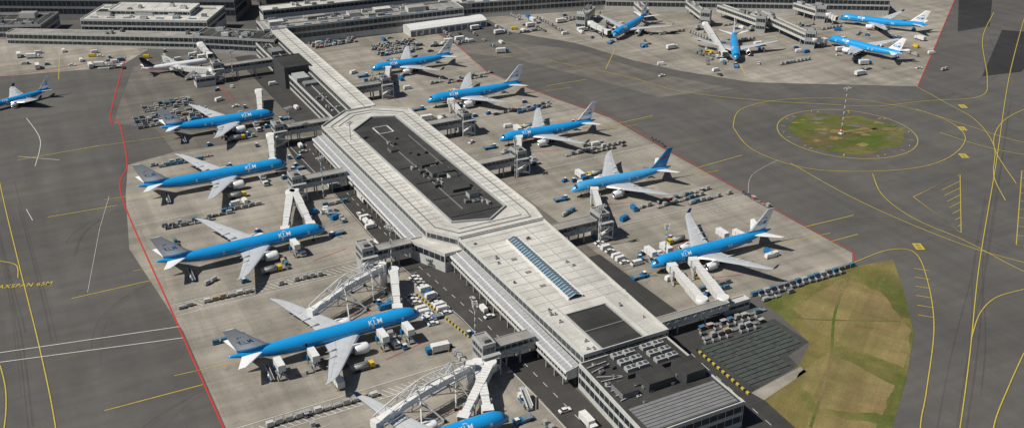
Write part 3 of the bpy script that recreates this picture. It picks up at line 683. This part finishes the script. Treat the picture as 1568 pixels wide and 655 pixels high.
# steel gantries that carry the rear-door bridge over the wing
def gantry(s0, t0, s1, t1):
    mb = MB(); a = Vector(W(s0, t0, 8.6)); b = Vector(W(s1, t1, 6.8)); u = (b-a).normalized(); L = (b-a).length; side = Vector((-u.y, u.x, 0)).normalized()
    up = Vector((0, 0, 1)); pk = a+u*L*.5+up*1.2
    mb.beam(a, pk, 2.4, white, 2.5); mb.beam(pk-u*.3, b, 2.2, white, 2.3)
    mb.box((b.x, b.y, b.z-1.6), (3.0, 3.2, 2.8), white, math.atan2(u.y, u.x))
    mb.cyl((a.x, a.y, 0), (a.x, a.y, 10.4), 1.7, 1.7, white, 16)
    def pt(f, e, o):
        base = a.lerp(pk, f/.5) if f < .5 else pk.lerp(b, (f-.5)/.5); return base+side*e*1.9+up*o
    n = 8
    for e in (-1, 1):
        for i in range(n):
            f0, f1 = i/n, (i+1)/n; h0 = 1.6+2.6*math.sin(math.pi*f0); h1 = 1.6+2.6*math.sin(math.pi*f1)
            mb.beam(pt(f0, e, h0), pt(f1, e, h1), .26, white); mb.beam(pt(f0, e, -1.4), pt(f1, e, -1.4), .24, steel)
            mb.beam(pt(f0, e, -1.4), pt(f1, e, h1), .16, steel); mb.beam(pt(f1, e, -1.4), pt(f1, e, h1), .16, steel)
    for i in range(n+1):
        f = i/n; h0 = 1.6+2.6*math.sin(math.pi*f); mb.beam(pt(f, -1, h0), pt(f, 1, h0), .18, steel)
    # splayed portal legs on wheels
    for f, sp, dl in ((.22, 6.0, 3.5), (.60, 8.5, 5.0)):
        c = a+u*L*f; zt = c.z+1.0
        for e in (-1, 1):
            tp = Vector((c.x, c.y, zt))+side*e*2.1; feet = [Vector((c.x, c.y, .5))+side*e*sp+u*k_*dl for k_ in (-1, 1)]
            for ft in feet: mb.beam(ft, tp, .42, white); mb.cyl(ft-side*.4, ft+side*.4, .6, .6, rub, 12)
            mb.beam(feet[0], feet[1], .34, steel); m1 = feet[0].lerp(tp, .5); m2 = feet[1].lerp(tp, .5); mb.beam(m1, m2, .24, steel); mb.beam(feet[0], m2, .2, steel)
            apex = Vector((c.x, c.y, zt+5.2)); mb.beam(tp, apex+side*e*.6, .3, white)
            for k_ in (-1, 1): mb.beam(apex+side*e*.6, tp+u*k_*9+up*.6, .2, steel)
        mb.beam(Vector((c.x, c.y, zt))-side*2.1, Vector((c.x, c.y, zt))+side*2.1, .3, white)
    return mb.obj('overwing_bridge_gantry')
gantry(22, -71, 39, -106); gantry(103, -70, 115, -109)
# ------------------------------------------------------------------ terminal blocks
def rect(x, y, lx, ly, deg):
    c, s_ = math.cos(math.radians(deg)), math.sin(math.radians(deg)); return [(x+i*lx/2*c-j*ly/2*s_, y+i*lx/2*s_+j*ly/2*c) for i, j in ((-1, -1), (1, -1), (1, 1), (-1, 1))]
def bldg(name, x, y, lx, ly, deg, z, roof, wall, bands, clutter=0, z0=0, mull=3.5):
    mb = MB(); block('', rect(x, y, lx, ly, deg), z, roof, wall, bands=bands, mb=mb, z0=z0, mull=mull)
    r = math.radians(deg)
    def q(u, v, zz_=0.): return (x+u*math.cos(r)-v*math.sin(r), y+u*math.sin(r)+v*math.cos(r), zz_)
    for i in range(clutter):
        u, v = random.uniform(-.45, .45)*lx, random.uniform(-.42, .42)*ly
        hvac(mb, *q(u, v, z+.02), r, random.uniform(1.5, 6), random.uniform(1.5, 4), random.uniform(.8, 2.4))
    if lx > 80 and ly > 18:      # plant rooms, roof lights and duct runs
        for i in range(int(lx/26)):
            u = -lx/2+14+i*26+random.uniform(-4, 4); v = random.uniform(-.18, .22)*ly
            mb.box(q(u, v, z), (random.uniform(8, 15), min(ly*.45, random.uniform(5, 9)), random.uniform(2.2, 3.6)), random.choice([cream, lgrey, mgrey]), r, tm=random.choice([roofg, roofd, roofw]))
        for i in range(int(lx/12)):
            u = -lx/2+8+i*12; mb.box(q(u, -ly*.36, z+.02), (5.5, 1.8, .7), sky_gl, r, top=(.9, .3))
        mb.beam(q(-lx*.46, ly*.3, z+.8), q(lx*.46, ly*.3, z+.8), .9, lgrey, .8); mb.beam(q(-lx*.4, -ly*.12, z+.6), q(lx*.3, -ly*.12, z+.6), .6, cream, .6)
    for i in range(int(lx/9)):
        u = -lx/2+4+i*9; mb.beam(q(u, -(ly/2-.8), z+.06), q(u, ly/2-.8, z+.06), .2, cream, .15)
    if z0 > 1:
        for u in (-.4, 0, .4):
            for v in (-.35, .35): mb.box(q(u*lx, v*ly, 0), (.6, .6, z0), lgrey, r)
    return mb.obj(name)
bldg('terminal_walkway', -262, 708, 190, 11, -4, 9, roofg, cream, ((5.6, 8.2), (2, 4)), 10)
bldg('terminal_building', -262, 742, 92, 42, -3, 15, roofw, cream, ((11.5, 14), (7.5, 10)), 14)
bldg('terminal_building', -262, 745, 60, 22, -3, 18.5, roofw, white, ((16, 18),), 4)
bldg('terminal_building', -395, 742, 110, 36, 2, 10, roofd, lgrey, ((6, 9), (2, 4.5)), 20)
bldg('terminal_building', -330, 800, 240, 46, -2, 16, roofd, mgrey, ((11, 15), (5, 9)), 30)
bldg('terminal_building', -280, 880, 330, 80, -2, 20, roofd, mgrey, ((14, 18),), 30)
bldg('parking_garage', -150, 850, 120, 80, 22, 16, roofd, dgrey, ((10, 14), (4, 8)), 10)
bldg('terminal_concourse', -110, 745, 150, 26, 24, 13, roofg, cream, ((9.2, 12.2), (4.6, 7.6)), 26)
bldg('terminal_concourse', -125, 772, 130, 14, 24, 17, roofw, cream, ((14, 16.4),), 8)
bldg('terminal_concourse', 10, 806, 130, 24, 14, 12, roofw, cream, ((8.4, 11.4), (4, 7)), 16)
bldg('terminal_concourse', -60, 810, 150, 20, 22, 16, roofd, lgrey, ((12, 15),), 16)
bldg('terminal_concourse', -190, 700, 60, 22, -10, 11, roofd, lgrey, ((7, 10), (3, 5.5)), 18)
bldg('pier_building', 185, 812, 220, 26, -4, 12, roofd, cream, ((8.6, 11.4), (4, 7)), 50)
bldg('pier_building', 185, 815, 212, 9, -4, 15, roofw, cream, ((12.8, 14.6),), 0)
bldg('pier_building', 120, 872, 300, 30, 5, 14, roofg, lgrey, ((9, 13),), 30)
for x, y, L, d in ((142, 782, 34, -80), (172, 768, 46, -62), (198, 738, 66, -70), (100, 785, 22, -80), (56, 768, 30, -110), (228, 785, 24, -60)):
    bldg('gate_building', x, y, L, 6, d, 9, roofg, cream, ((6.4, 8.4),), 2, z0=4.4, mull=2)
for x, y in ((146, 762), (184, 746), (210, 706), (52, 752), (236, 774)):
    bldg('gate_tower', x, y, 7, 8, -20, 12, roofg, lgrey, ((8, 10.5), (3, 5)), 1, mull=1.8)
def jw_world(a, b):
    jetway(ST(*a), ST(*b))
for a, b in (((58, 745), (70, 727)), ((142, 742), (144, 674)), ((212, 703), (221, 707)), ((240, 770), (245, 765)), ((-215, 690), (-203, 670))): jw_world(a, b)
# white arched shed
mb = MB(); rz = math.radians(28); cx, cy = -50, 752
rr = []
for u in (-31, 31):
    pts = []
    for v, z in ((-8, 0), (-8, 5), (-5, 6.4), (0, 7.2), (5, 6.4), (8, 5), (8, 0)): pts.append((cx+u*math.cos(rz)-v*math.sin(rz), cy+u*math.sin(rz)+v*math.cos(rz), z))
    rr.append(pts)
mb.loft(rr, lambda a, i: white, closed=False, capa=cream, capb=cream, smooth=False)
for i in range(12):
    u = -29+i*5.2; c = (cx+u*math.cos(rz)+8.1*math.sin(rz), cy+u*math.sin(rz)-8.1*math.cos(rz)); mb.box((c[0], c[1], .3), (3.6, .25, 3.6), mgrey, rz)
mb.obj('cargo_shed')
# small buildings on the aprons
bldg('stand_office', *W(-270, -78)[:2], 12, 8, TDEG, 6, roofw, cream, ((3.6, 5.2),), 2)
bldg('stand_office', *W(-292, -66)[:2], 16, 5, TDEG, 4, roofw, white, (), 1)
bldg('stand_office', *W(-10, -66)[:2], 9, 5, TDEG, 3.2, roofw, white, ((1.2, 2.2),), 1)
bldg('substation', *W(104, 44)[:2], 12, 4, TDEG, 4, roofw, cream, ((2, 3.2),), 0)
# ------------------------------------------------------------------ vehicles
def car_mesh(col, van=False):
    mb = MB(); L, Wd = (4.4, 1.8) if not van else (5.2, 2.0)
    if van:
        mb.box((0, 0, .35), (L, Wd, 1.0), col, top=(.98, .96)); mb.box((-.35, 0, 1.35), (L*.84, Wd*.95, .85), col, top=(.92, .88)); mb.box((L*.33, 0, 1.37), (1.0, Wd*.9, .6), bglass, top=(.5, .85), tx=-.25)
    else:
        mb.box((0, 0, .32), (L, Wd, .55), col, top=(.97, .95)); mb.box((-.25, 0, .87), (L*.58, Wd*.92, .55), bglass, top=(.68, .80)); mb.box((-.3, 0, 1.40), (L*.38, Wd*.73, .06), col)
    for x in (-L*.3, L*.3):
        for y in (-Wd*.45, Wd*.45): mb.cyl((x, y-.1, .34), (x, y+.1, .34), .34, .34, rub, 10)
    return mb.mesh('car')
def tractor():
    mb = MB(); mb.box((0, 0, .35), (3.2, 1.5, .6), blue); mb.box((.9, 0, .95), (1.2, 1.4, .35), blue); mb.box((-.5, 0, .95), (1.2, 1.4, 1.1), bglass, top=(.85, .9)); mb.box((-.5, 0, 2.05), (1.2, 1.3, .08), white)
    for x in (-1, 1):
        for y in (-.75, .75): mb.cyl((x, y-.12, .36), (x, y+.12, .36), .36, .36, rub, 10)
    return mb.mesh('tractor')
def truck(kind, lift=0.):
    mb = MB(); mb.box((0, 0, .55), (8.6, 2.2, .3), mgrey)
    cab = white if kind != 'fuel' else vyel
    mb.box((3.5, 0, .6), (1.9, 2.4, 1.9), blue if kind == 'cater' else cab, top=(.85, .95)); mb.box((4.05, 0, 1.4), (.9, 2.2, .75), bglass, top=(.8, .95))
    for x in (-2.6, -1.5, 3.3):
        for y in (-1.05, 1.05): mb.cyl((x, y-.16, .5), (x, y+.16, .5), .5, .5, rub, 12)
    if kind == 'cater':
        z = .95+lift; mb.box((-1, 0, z), (6.6, 2.6, 2.5), white, tm=white); mb.box((3.0, 0, z), (1.3, 2.2, .2), lgrey)
        for x in (-4.2, -2, 0, 2.1): mb.beam((x, -1.32, z), (x, -1.32, z+2.5), .1, lgrey); mb.beam((x, 1.32, z), (x, 1.32, z+2.5), .1, lgrey)
        if lift > 0:
            for y in (-.9, .9): mb.beam((-3.4, y, .9), (1.4, y, z), .28, lgrey); mb.beam((1.4, y, .9), (-3.4, y, z), .28, lgrey)
        for y in (-1.5, 1.5):
            for x in (-3.8, 2.2): mb.beam((x, y, .1), (x, y, .8), .25, vyel)
    elif kind == 'fuel':
        mb.cyl((-4, 0, 1.8), (2.2, 0, 1.8), 1.15, 1.15, lgrey, 16); mb.box((-1, 0, 2.9), (4, .7, .2), mgrey)
    elif kind == 'stairs':
        mb.beam((-4, 0, 1), (2.5, 0, 4.4), 1.8, lgrey, .3)
        for y in (-1, 1): mb.beam((-4, y, 1.9), (2.5, y, 5.3), .1, white, .8)
        mb.box((3.2, 0, 4.3), (2, 2, .2), lgrey); mb.beam((1.5, 0, .8), (1.5, 0, 4), .4, mgrey)
    elif kind == 'loader':
        mb.box((-2.6, 0, 2.2), (4.4, 2.6, .3), lgrey); mb.box((1, 0, 1.2), (4.4, 3.0, .3), lgrey)
        for y in (-1.1, 1.1): mb.beam((-4, y, .8), (-1, y, 2.2), .2, blue); mb.beam((-1, y, .8), (-4, y, 2.2), .2, blue)
        for y in (-1.4, 1.4): mb.beam((-4.7, y, 3.2), (-.5, y, 3.2), .1, white); mb.beam((-4.7, y, 2.4), (-4.7, y, 3.2), .1, white); mb.beam((-.5, y, 2.4), (-.5, y, 3.2), .1, white)
        mb.box((-2.6, 0, 2.5), (2.4, 2.1, 1.5), boxa, top=(.9, .8))
    elif kind == 'box':
        mb.box((-1, 0, .9), (6.4, 2.5, 2.4), white)
    return mb.mesh('truck_'+kind)
def belt():
    mb = MB(); mb.box((0, 0, .4), (6, 1.8, .5), blue); mb.beam((-3.5, 0, 1.0), (4, 0, 3.0), 1.0, dgrey, .25); mb.box((-1, .8, .9), (1.2, .5, 1.1), white)
    for y in (-.55, .55): mb.beam((-3.5, y, 1.15), (4, y, 3.15), .1, white, .2)
    for x in (-2, 2):
        for y in (-.85, .85): mb.cyl((x, y-.12, .38), (x, y+.12, .38), .38, .38, rub, 10)
    return mb.mesh('belt')
def tug():
    mb = MB(); mb.box((0, 0, .35), (7.2, 2.8, .9), blue, top=(.97, .95)); mb.box((2.6, .4, 1.25), (1.6, 1.6, .9), bglass, top=(.85, .9)); mb.box((2.6, .4, 2.15), (1.5, 1.5, .08), white)
    mb.box((-1.5, 0, 1.25), (3.2, 2.4, .15), mgrey)
    for x in (-2.4, 2.2):
        for y in (-1.35, 1.35): mb.cyl((x, y-.2, .6), (x, y+.2, .6), .6, .6, rub, 12)
    return mb.mesh('tug')
CM = [car_mesh(white), car_mesh(white, True), car_mesh(blue), car_mesh(lgrey), car_mesh(dgrey), car_mesh(white, True), car_mesh(vyel, True), car_mesh(blue, True)]
TR = tractor(); CAT = truck('cater', 3.0); CATL = truck('cater'); FU = truck('fuel'); STA = truck('stairs'); LD = truck('loader'); BX = truck('box'); BL = belt(); TG = tug()
NM = {m: 'service_van' for m in CM}; NM.update({TR: 'baggage_tractor', CATL: 'catering_truck', FU: 'fuel_truck', STA: 'stair_truck', LD: 'cargo_loader', BX: 'box_truck', BL: 'belt_loader', TG: 'pushback_tug'})
def pst(me, name, s, t, deg=0., z=.04):
    return put(me, name, W(s, t, z), RB+math.radians(deg))
def occupied(x, y):
    for k, px, py, h in PL:
        hh = math.radians(h); dx, dy = x-px, y-py; u = -(dx*math.cos(hh)+dy*math.sin(hh)); v = abs(-dx*math.sin(hh)+dy*math.cos(hh))
        L = {'773': 74, '772': 64, '333': 64, '332': 59, '788': 57, 'nb': 45, 'nbk': 40}[k]
        if -1 < u < L+1 and v < 5.2: return True
        if 22 < u < 52 and 7 < v < 13 and L > 50: return True
    return False
def cart_row(s, t, deg, n, kind='mix', sp=3.3, name='baggage_cart_row'):
    mb = MB(); d = math.radians(deg)
    for i in range(n):
        if random.random() < .08: continue
        x = i*sp+random.uniform(-.2, .2); jy = random.uniform(-.25, .25); r = random.uniform(-.07, .07)
        mb.box((x, jy, .4), (2.9, 1.6, .18), mgrey, r)
        for wx in (-1, 1):
            for wy in (-.7, .7): mb.cyl((x+wx, jy+wy-.08, .22), (x+wx, jy+wy+.08, .22), .22, .22, rub, 8)
        k = kind if kind != 'mix' else random.choice(['teal', 'empty', 'alu', 'alu', 'dark', 'dark', 'empty', 'bag', 'tan'])
        if k == 'teal': mb.box((x, jy, .6), (2.5, 1.5, 1.25), random.choice([teal, teal, mgrey, lgrey]), r, top=(1, .8))
        elif k == 'alu':
            mb.box((x, jy, .6), (1.5, 1.5, 1.5), boxa, r); mb.box((x+.95, jy, 1.1), (.4, 1.5, 1.0), boxa, r)
        elif k == 'tan': mb.box((x, jy, .6), (2.4, 1.5, random.uniform(.8, 1.6)), random.choice([boxt, boxa, cream, boxa]), r)
        elif k == 'dark': mb.box((x, jy, .6), (2.5, 1.5, .3), dgrey, r); mb.box((x-1.2, jy, .8), (.1, 1.5, .9), lgrey, r)
        elif k == 'bag':
            mb.box((x, jy, .6), (2.2, 1.3, .7), random.choice([blue, vred, boxt, dgrey]), r); mb.box((x, jy, 1.7), (2.6, 1.6, .08), random.choice([teal, lgrey]), r)
            for wx in (-1.2, 1.2): mb.beam((x+wx, jy, .6), (x+wx, jy, 1.7), .1, lgrey)
        else: mb.box((x-1.2, jy, .6), (.1, 1.5, .8), lgrey, r)
    return mb.obj(name, W(s, t, .04), RB+d)
def car(s, t, deg=0., i=None):
    x, y, _ = W(s, t)
    if occupied(x, y): return
    pst(CM[random.choice([0, 0, 1, 0, 3, 4, 5, 2, 0, 1]) if i is None else i], 'parked_car', s, t, deg+random.uniform(-4, 4))
for k in range(13):
    if random.random() < .92: car(19.5+k*2.9, -57.5, 0)
for k in range(9):
    if random.random() < .85: car(36+k*2.9, -65+random.uniform(-.3, .3), 0)
for k in range(6):
    if random.random() < .7: car(50+k*2.9, -43.5+random.uniform(-.4, .4), 90 if k % 3 == 0 else 0)
for k in range(10):
    if random.random() < .8: car(31.5+k*2.9, 27, 0)
for k in range(8):
    if random.random() < .8: car(-100+k*3, -57, 0)
for s, t in ((-45, -57), (-40, -56), (-36, -57), (-33, -56), (-30, -57), (-140, -56), (-132, -57), (-20, 13), (-40, 12), (-90, 13), (60, 9), (72, 12), (44, 12), (-105, 14), (130, -48), (-250, -40), (-300, -41), (-200, -40)):
    car(s, t, random.choice([0, 90, 90]))
for s, t in ((140, -45), (-60, -50)): pst(BX, 'box_truck', s, t, -90)
for s, t, deg, n, k in ((2, -148, 0, 10, 'tan'), (2, -108, 0, 6, 'alu'), (92, -138, 0, 12, 'tan'), (99, 58, 0, 17, 'teal'), (101.5, 60, 0, 15, 'dark'), (104, 56, 0, 6, 'mix'),
                        (-75, -140, 0, 10, 'mix'), (-72, -139, 0, 7, 'mix'), (-78, -112, 0, 6, 'teal'), (10, 62, 4, 14, 'mix'), (13, 72, 4, 9, 'mix'), (17, 88, 2, 8, 'mix'), (-62, 66, 3, 12, 'mix'), (-59, 80, 3, 8, 'dark'),
                        (-136, 60, 3, 12, 'mix'), (-132, 74, 3, 7, 'teal'), (-205, 50, 3, 14, 'mix'), (-201, 60, 3, 9, 'mix'), (20, 118, -90, 6, 'mix'), (-60, 119, -90, 4, 'dark'), (-150, -132, 0, 10, 'mix'), (-147, -128, 0, 8, 'teal'),
                        (86, 42, 0, 5, 'teal'), (110, 24, 0, 10, 'mix'), (113, 22, 0, 9, 'dark'), (116, 21, 0, 10, 'mix'), (119, 20, 0, 8, 'dark'), (34, -142, 0, 4, 'teal'),
                        (-88, -70, 90, 3, 'mix'), (78, -66, -90, 4, 'mix'), (82, -66, -90, 4, 'mix'), (-55, -66, -90, 5, 'mix'), (-62, -68, 0, 4, 'teal')):
    cart_row(s, t, deg, n, k)
for i in range(6): cart_row(-226+i*3.4, -128, 2, 13, random.choice(['mix', 'dark', 'mix']))
for i in range(4): cart_row(-246+i*3.4, -120, 2, 9, 'mix')
for i in range(7): cart_row(-300+i*4, 45+random.uniform(-3, 3), 4, 10, 'mix')
for i in range(5): cart_row(-330+i*4, 10+random.uniform(-3, 3), 4, 10, 'mix')
for i in range(5): cart_row(-180+i*3.5, -92+i, 2, 5, 'mix')
# service vehicles around every airliner
for idx, (k, x, y, h) in enumerate(PL):
    if k in ('nbk',): continue
    hh = math.radians(h); L = {'773': 74, '772': 64, '333': 64, '332': 59, '788': 57, 'nb': 45}[k]
    def loc(u, v, z=.04): return (x-u*math.cos(hh)-v*math.sin(hh), y-u*math.sin(hh)+v*math.cos(hh), z)   # u back from nose, v to port
    R_ = 3.1
    if k != 'nb':
        put(TG, 'pushback_tug', loc(-5.5, .3), hh+math.pi)
        put(BL, 'belt_loader', loc(L*.83, -8), hh+math.radians(90))
        put(LD, 'cargo_loader', loc(L*.2, -8.5), hh-math.radians(90))
        if idx in (0, 1, 4, 6):
            for u in ({0: (9, 19, 45.5, 58), 1: (17,), 4: (6, 14, 44), 6: (15,)}[idx]): put(CAT, 'catering_truck', loc(u, -(R_+5.0)), hh+math.radians(90))
        put(FU, 'fuel_truck', loc(L*.42, -19), hh)
    for q in range(10 if k != 'nb' else 6):
        u, v = random.uniform(-14, L*.9), random.choice([-1, 1])*random.uniform(7, 27)
        X, Y_, Z = loc(u, v)
        if occupied(X, Y_): continue
        r = hh+random.choice([0, math.pi/2, math.pi, .4])+random.uniform(-.15, .15)
        c = random.random()
        if c < .30: put(TR, 'baggage_tractor', (X, Y_, Z), r)
        elif c < .52: put(CM[random.choice([0, 1, 5, 7])], 'service_van', (X, Y_, Z), r)
        elif c < .57: put(CATL, 'catering_truck', (X, Y_, Z), r)
        elif c < .62: put(STA, 'stair_truck', (X, Y_, Z), r)
        else:
            o = cart_row(0, 0, 0, random.randint(2, 4), random.choice(['mix', 'teal', 'alu', 'mix'])); o.location = (X, Y_, Z); o.rotation_euler = (0, 0, r)
# clutter on the far aprons
for i in range(120):
    X, Y_ = random.choice([(random.uniform(0, 90), random.uniform(735, 790)), (random.uniform(90, 300), random.uniform(640, 770)), (random.uniform(-90, 0), random.uniform(690, 760)), (random.uniform(-340, -200), random.uniform(655, 695))])
    if occupied(X, Y_): continue
    m_ = random.choice(CM+[TR, BX, LD, CATL, TR, BX]); put(m_, NM[m_], (X, Y_, .04), random.choice([RB, RB+1.57, .2]))
for i in range(36):
    X, Y_ = random.choice([(random.uniform(0, 80), random.uniform(740, 790)), (random.uniform(100, 290), random.uniform(650, 770)), (random.uniform(-80, 0), random.uniform(700, 750))])
    if occupied(X, Y_): continue
    o = cart_row(0, 0, 0, random.randint(3, 8), random.choice(['mix', 'alu'])); o.location = (X, Y_, .04); o.rotation_euler = (0, 0, RB+random.choice([0, 1.57]))
for i in range(48):
    s, t = random.choice([(random.uniform(-260, 90), random.uniform(24, 60)), (random.uniform(-240, 110), random.uniform(-80, -63)), (random.uniform(-320, -170), random.uniform(-85, -48)), (random.uniform(-330, -220), random.uniform(10, 70))])
    x, y, _ = W(s, t)
    if occupied(x, y): continue
    m_ = random.choice([TR, TR, CM[1], CM[0], CM[7], LD, BL]); pst(m_, NM[m_], s, t, random.choice([0, 90, 180, 20]))
# storage yard: netted racks in a tight dark grid
mb = MB(); pg = [(69.5, 321.6), (101, 339.7), (108.8, 325.6), (98.6, 316), (100.6, 310), (82.9, 296)]
def inside(x, y):
    c = False
    for a in range(6):
        (x1, y1), (x2, y2) = pg[a], pg[a-1]
        if (y1 > y) != (y2 > y) and x < (x2-x1)*(y-y1)/(y2-y1)+x1: c = not c
    return c
ca, sa = math.cos(.515), math.sin(.515)
for i in range(-2, 30):
    for j in range(-16, 14):
        u, v = i*1.75, j*2.3; x, y = 76+u*ca-v*sa, 308+u*sa+v*ca
        if inside(x, y) and inside(x+1, y+.6) and random.random() < .98: mb.box((x, y, .08), (1.6, 1.95, random.choice([.25, .28, .32])), random.choice([green, green, green, green, dgrey]), .515)
mb.obj('storage_racks')
# striped barrier
mb = MB(); a = Vector((68, 319.5, 0)); b = Vector((81.5, 292, 0)); n = 22
for i in range(n):
    p = a.lerp(b, i/n); q = a.lerp(b, (i+.96)/n); mb.beam(p+Vector((0, 0, .45)), q+Vector((0, 0, .45)), .7, yel if i % 2 else bbar, .8)
mb.obj('striped_barrier')
mb = MB(); a = Vector(W(36, -62)); b = Vector(W(74, -57)); n = 34
for i in range(n):
    p = a.lerp(b, i/n); q = a.lerp(b, (i+.96)/n); mb.beam(p+Vector((0, 0, .45)), q+Vector((0, 0, .45)), .5, yel if i % 2 else bbar, .8)
mb.obj('striped_barrier')
# light masts
def mast(x, y, H=20, base=True, head=True):
    mb = MB()
    for i in range(8): mb.cyl((0, 0, i*H/8), (0, 0, (i+1)*H/8), .34-.02*i, .32-.02*i, lgrey if i else mgrey, 10)
    if base:
        for i in range(4): mb.cyl((0, 0, .1+i*.8), (0, 0, .1+(i+1)*.8), .62, .62, vred if i % 2 else white, 12)
        mb.box((0, 0, .02), (2.4, 2.4, .5), cream)
    if head:
        for e in (-1, 1):
            for z in (H-.2, H-1.4): mb.beam((-2, e*.5, z), (2, e*.5, z), .15, steel)
            for i in range(4): mb.box((-1.8+i*1.2, e*.8, H-.5), (.7, .5, .5), cream)
    mb.beam((-1.0, 0, H), (1.0, 0, H), 1.4, mgrey, .12)
    mb.obj('floodlight_mast', (x, y, 0), random.uniform(0, 3))
mast(184, 538, 27)
for s, t, H in ((14, -64, 22), (86, -60, 22), (-70, -66, 22), (-150, -58, 20), (-118, 26, 20), (-50, 28, 20), (34, 26, 20), (60, 42, 18), (-108, -38, 22), (-198, 8, 20), (-270, -60, 20)): mast(*W(s, t)[:2], H, base=False)
mb = MB()
for i in range(10):
    a = 6.283*i/10; x, y = 187.5+35*math.cos(a), 539.7+35*math.sin(a); mb.cyl((x, y, 0), (x, y, .9), .3, .15, vyel, 8)
mb.obj('bollards')
# ------------------------------------------------------------------ light, sky, camera
az = Vector((.94, .34)); el = math.radians(50)
d = Vector((az.x*math.cos(el), az.y*math.cos(el), -math.sin(el)))
sun = bpy.data.lights.new('sun', 'SUN'); sun.energy = 5.0; sun.angle = math.radians(.53); sun.color = (1, .945, .85)
so = bpy.data.objects.new('sun', sun); S.collection.objects.link(so); so.rotation_euler = d.to_track_quat('-Z', 'Y').to_euler()
w = bpy.data.worlds.new('World'); S.world = w; w.use_nodes = True
sk = w.node_tree.nodes.new('ShaderNodeTexSky'); sk.sky_type = 'NISHITA'; sk.sun_disc = False; sk.sun_elevation = el; sk.sun_rotation = math.atan2(-az.x, -az.y) % (2*math.pi)
w.node_tree.links.new(sk.outputs[0], w.node_tree.nodes['Background'].inputs[0]); w.node_tree.nodes['Background'].inputs[1].default_value = .05
S.view_settings.view_transform = 'Standard'; S.view_settings.look = 'None'; S.view_settings.exposure = 0
cam = bpy.data.cameras.new('camera'); co = bpy.data.objects.new('camera', cam); S.collection.objects.link(co)
co.location = (0, 0, 209.85); co.rotation_euler = (math.radians(90-25.75), 0, 0); cam.lens = 36*1576/1568; cam.sensor_width = 36; cam.clip_end = 30000
S.camera = co
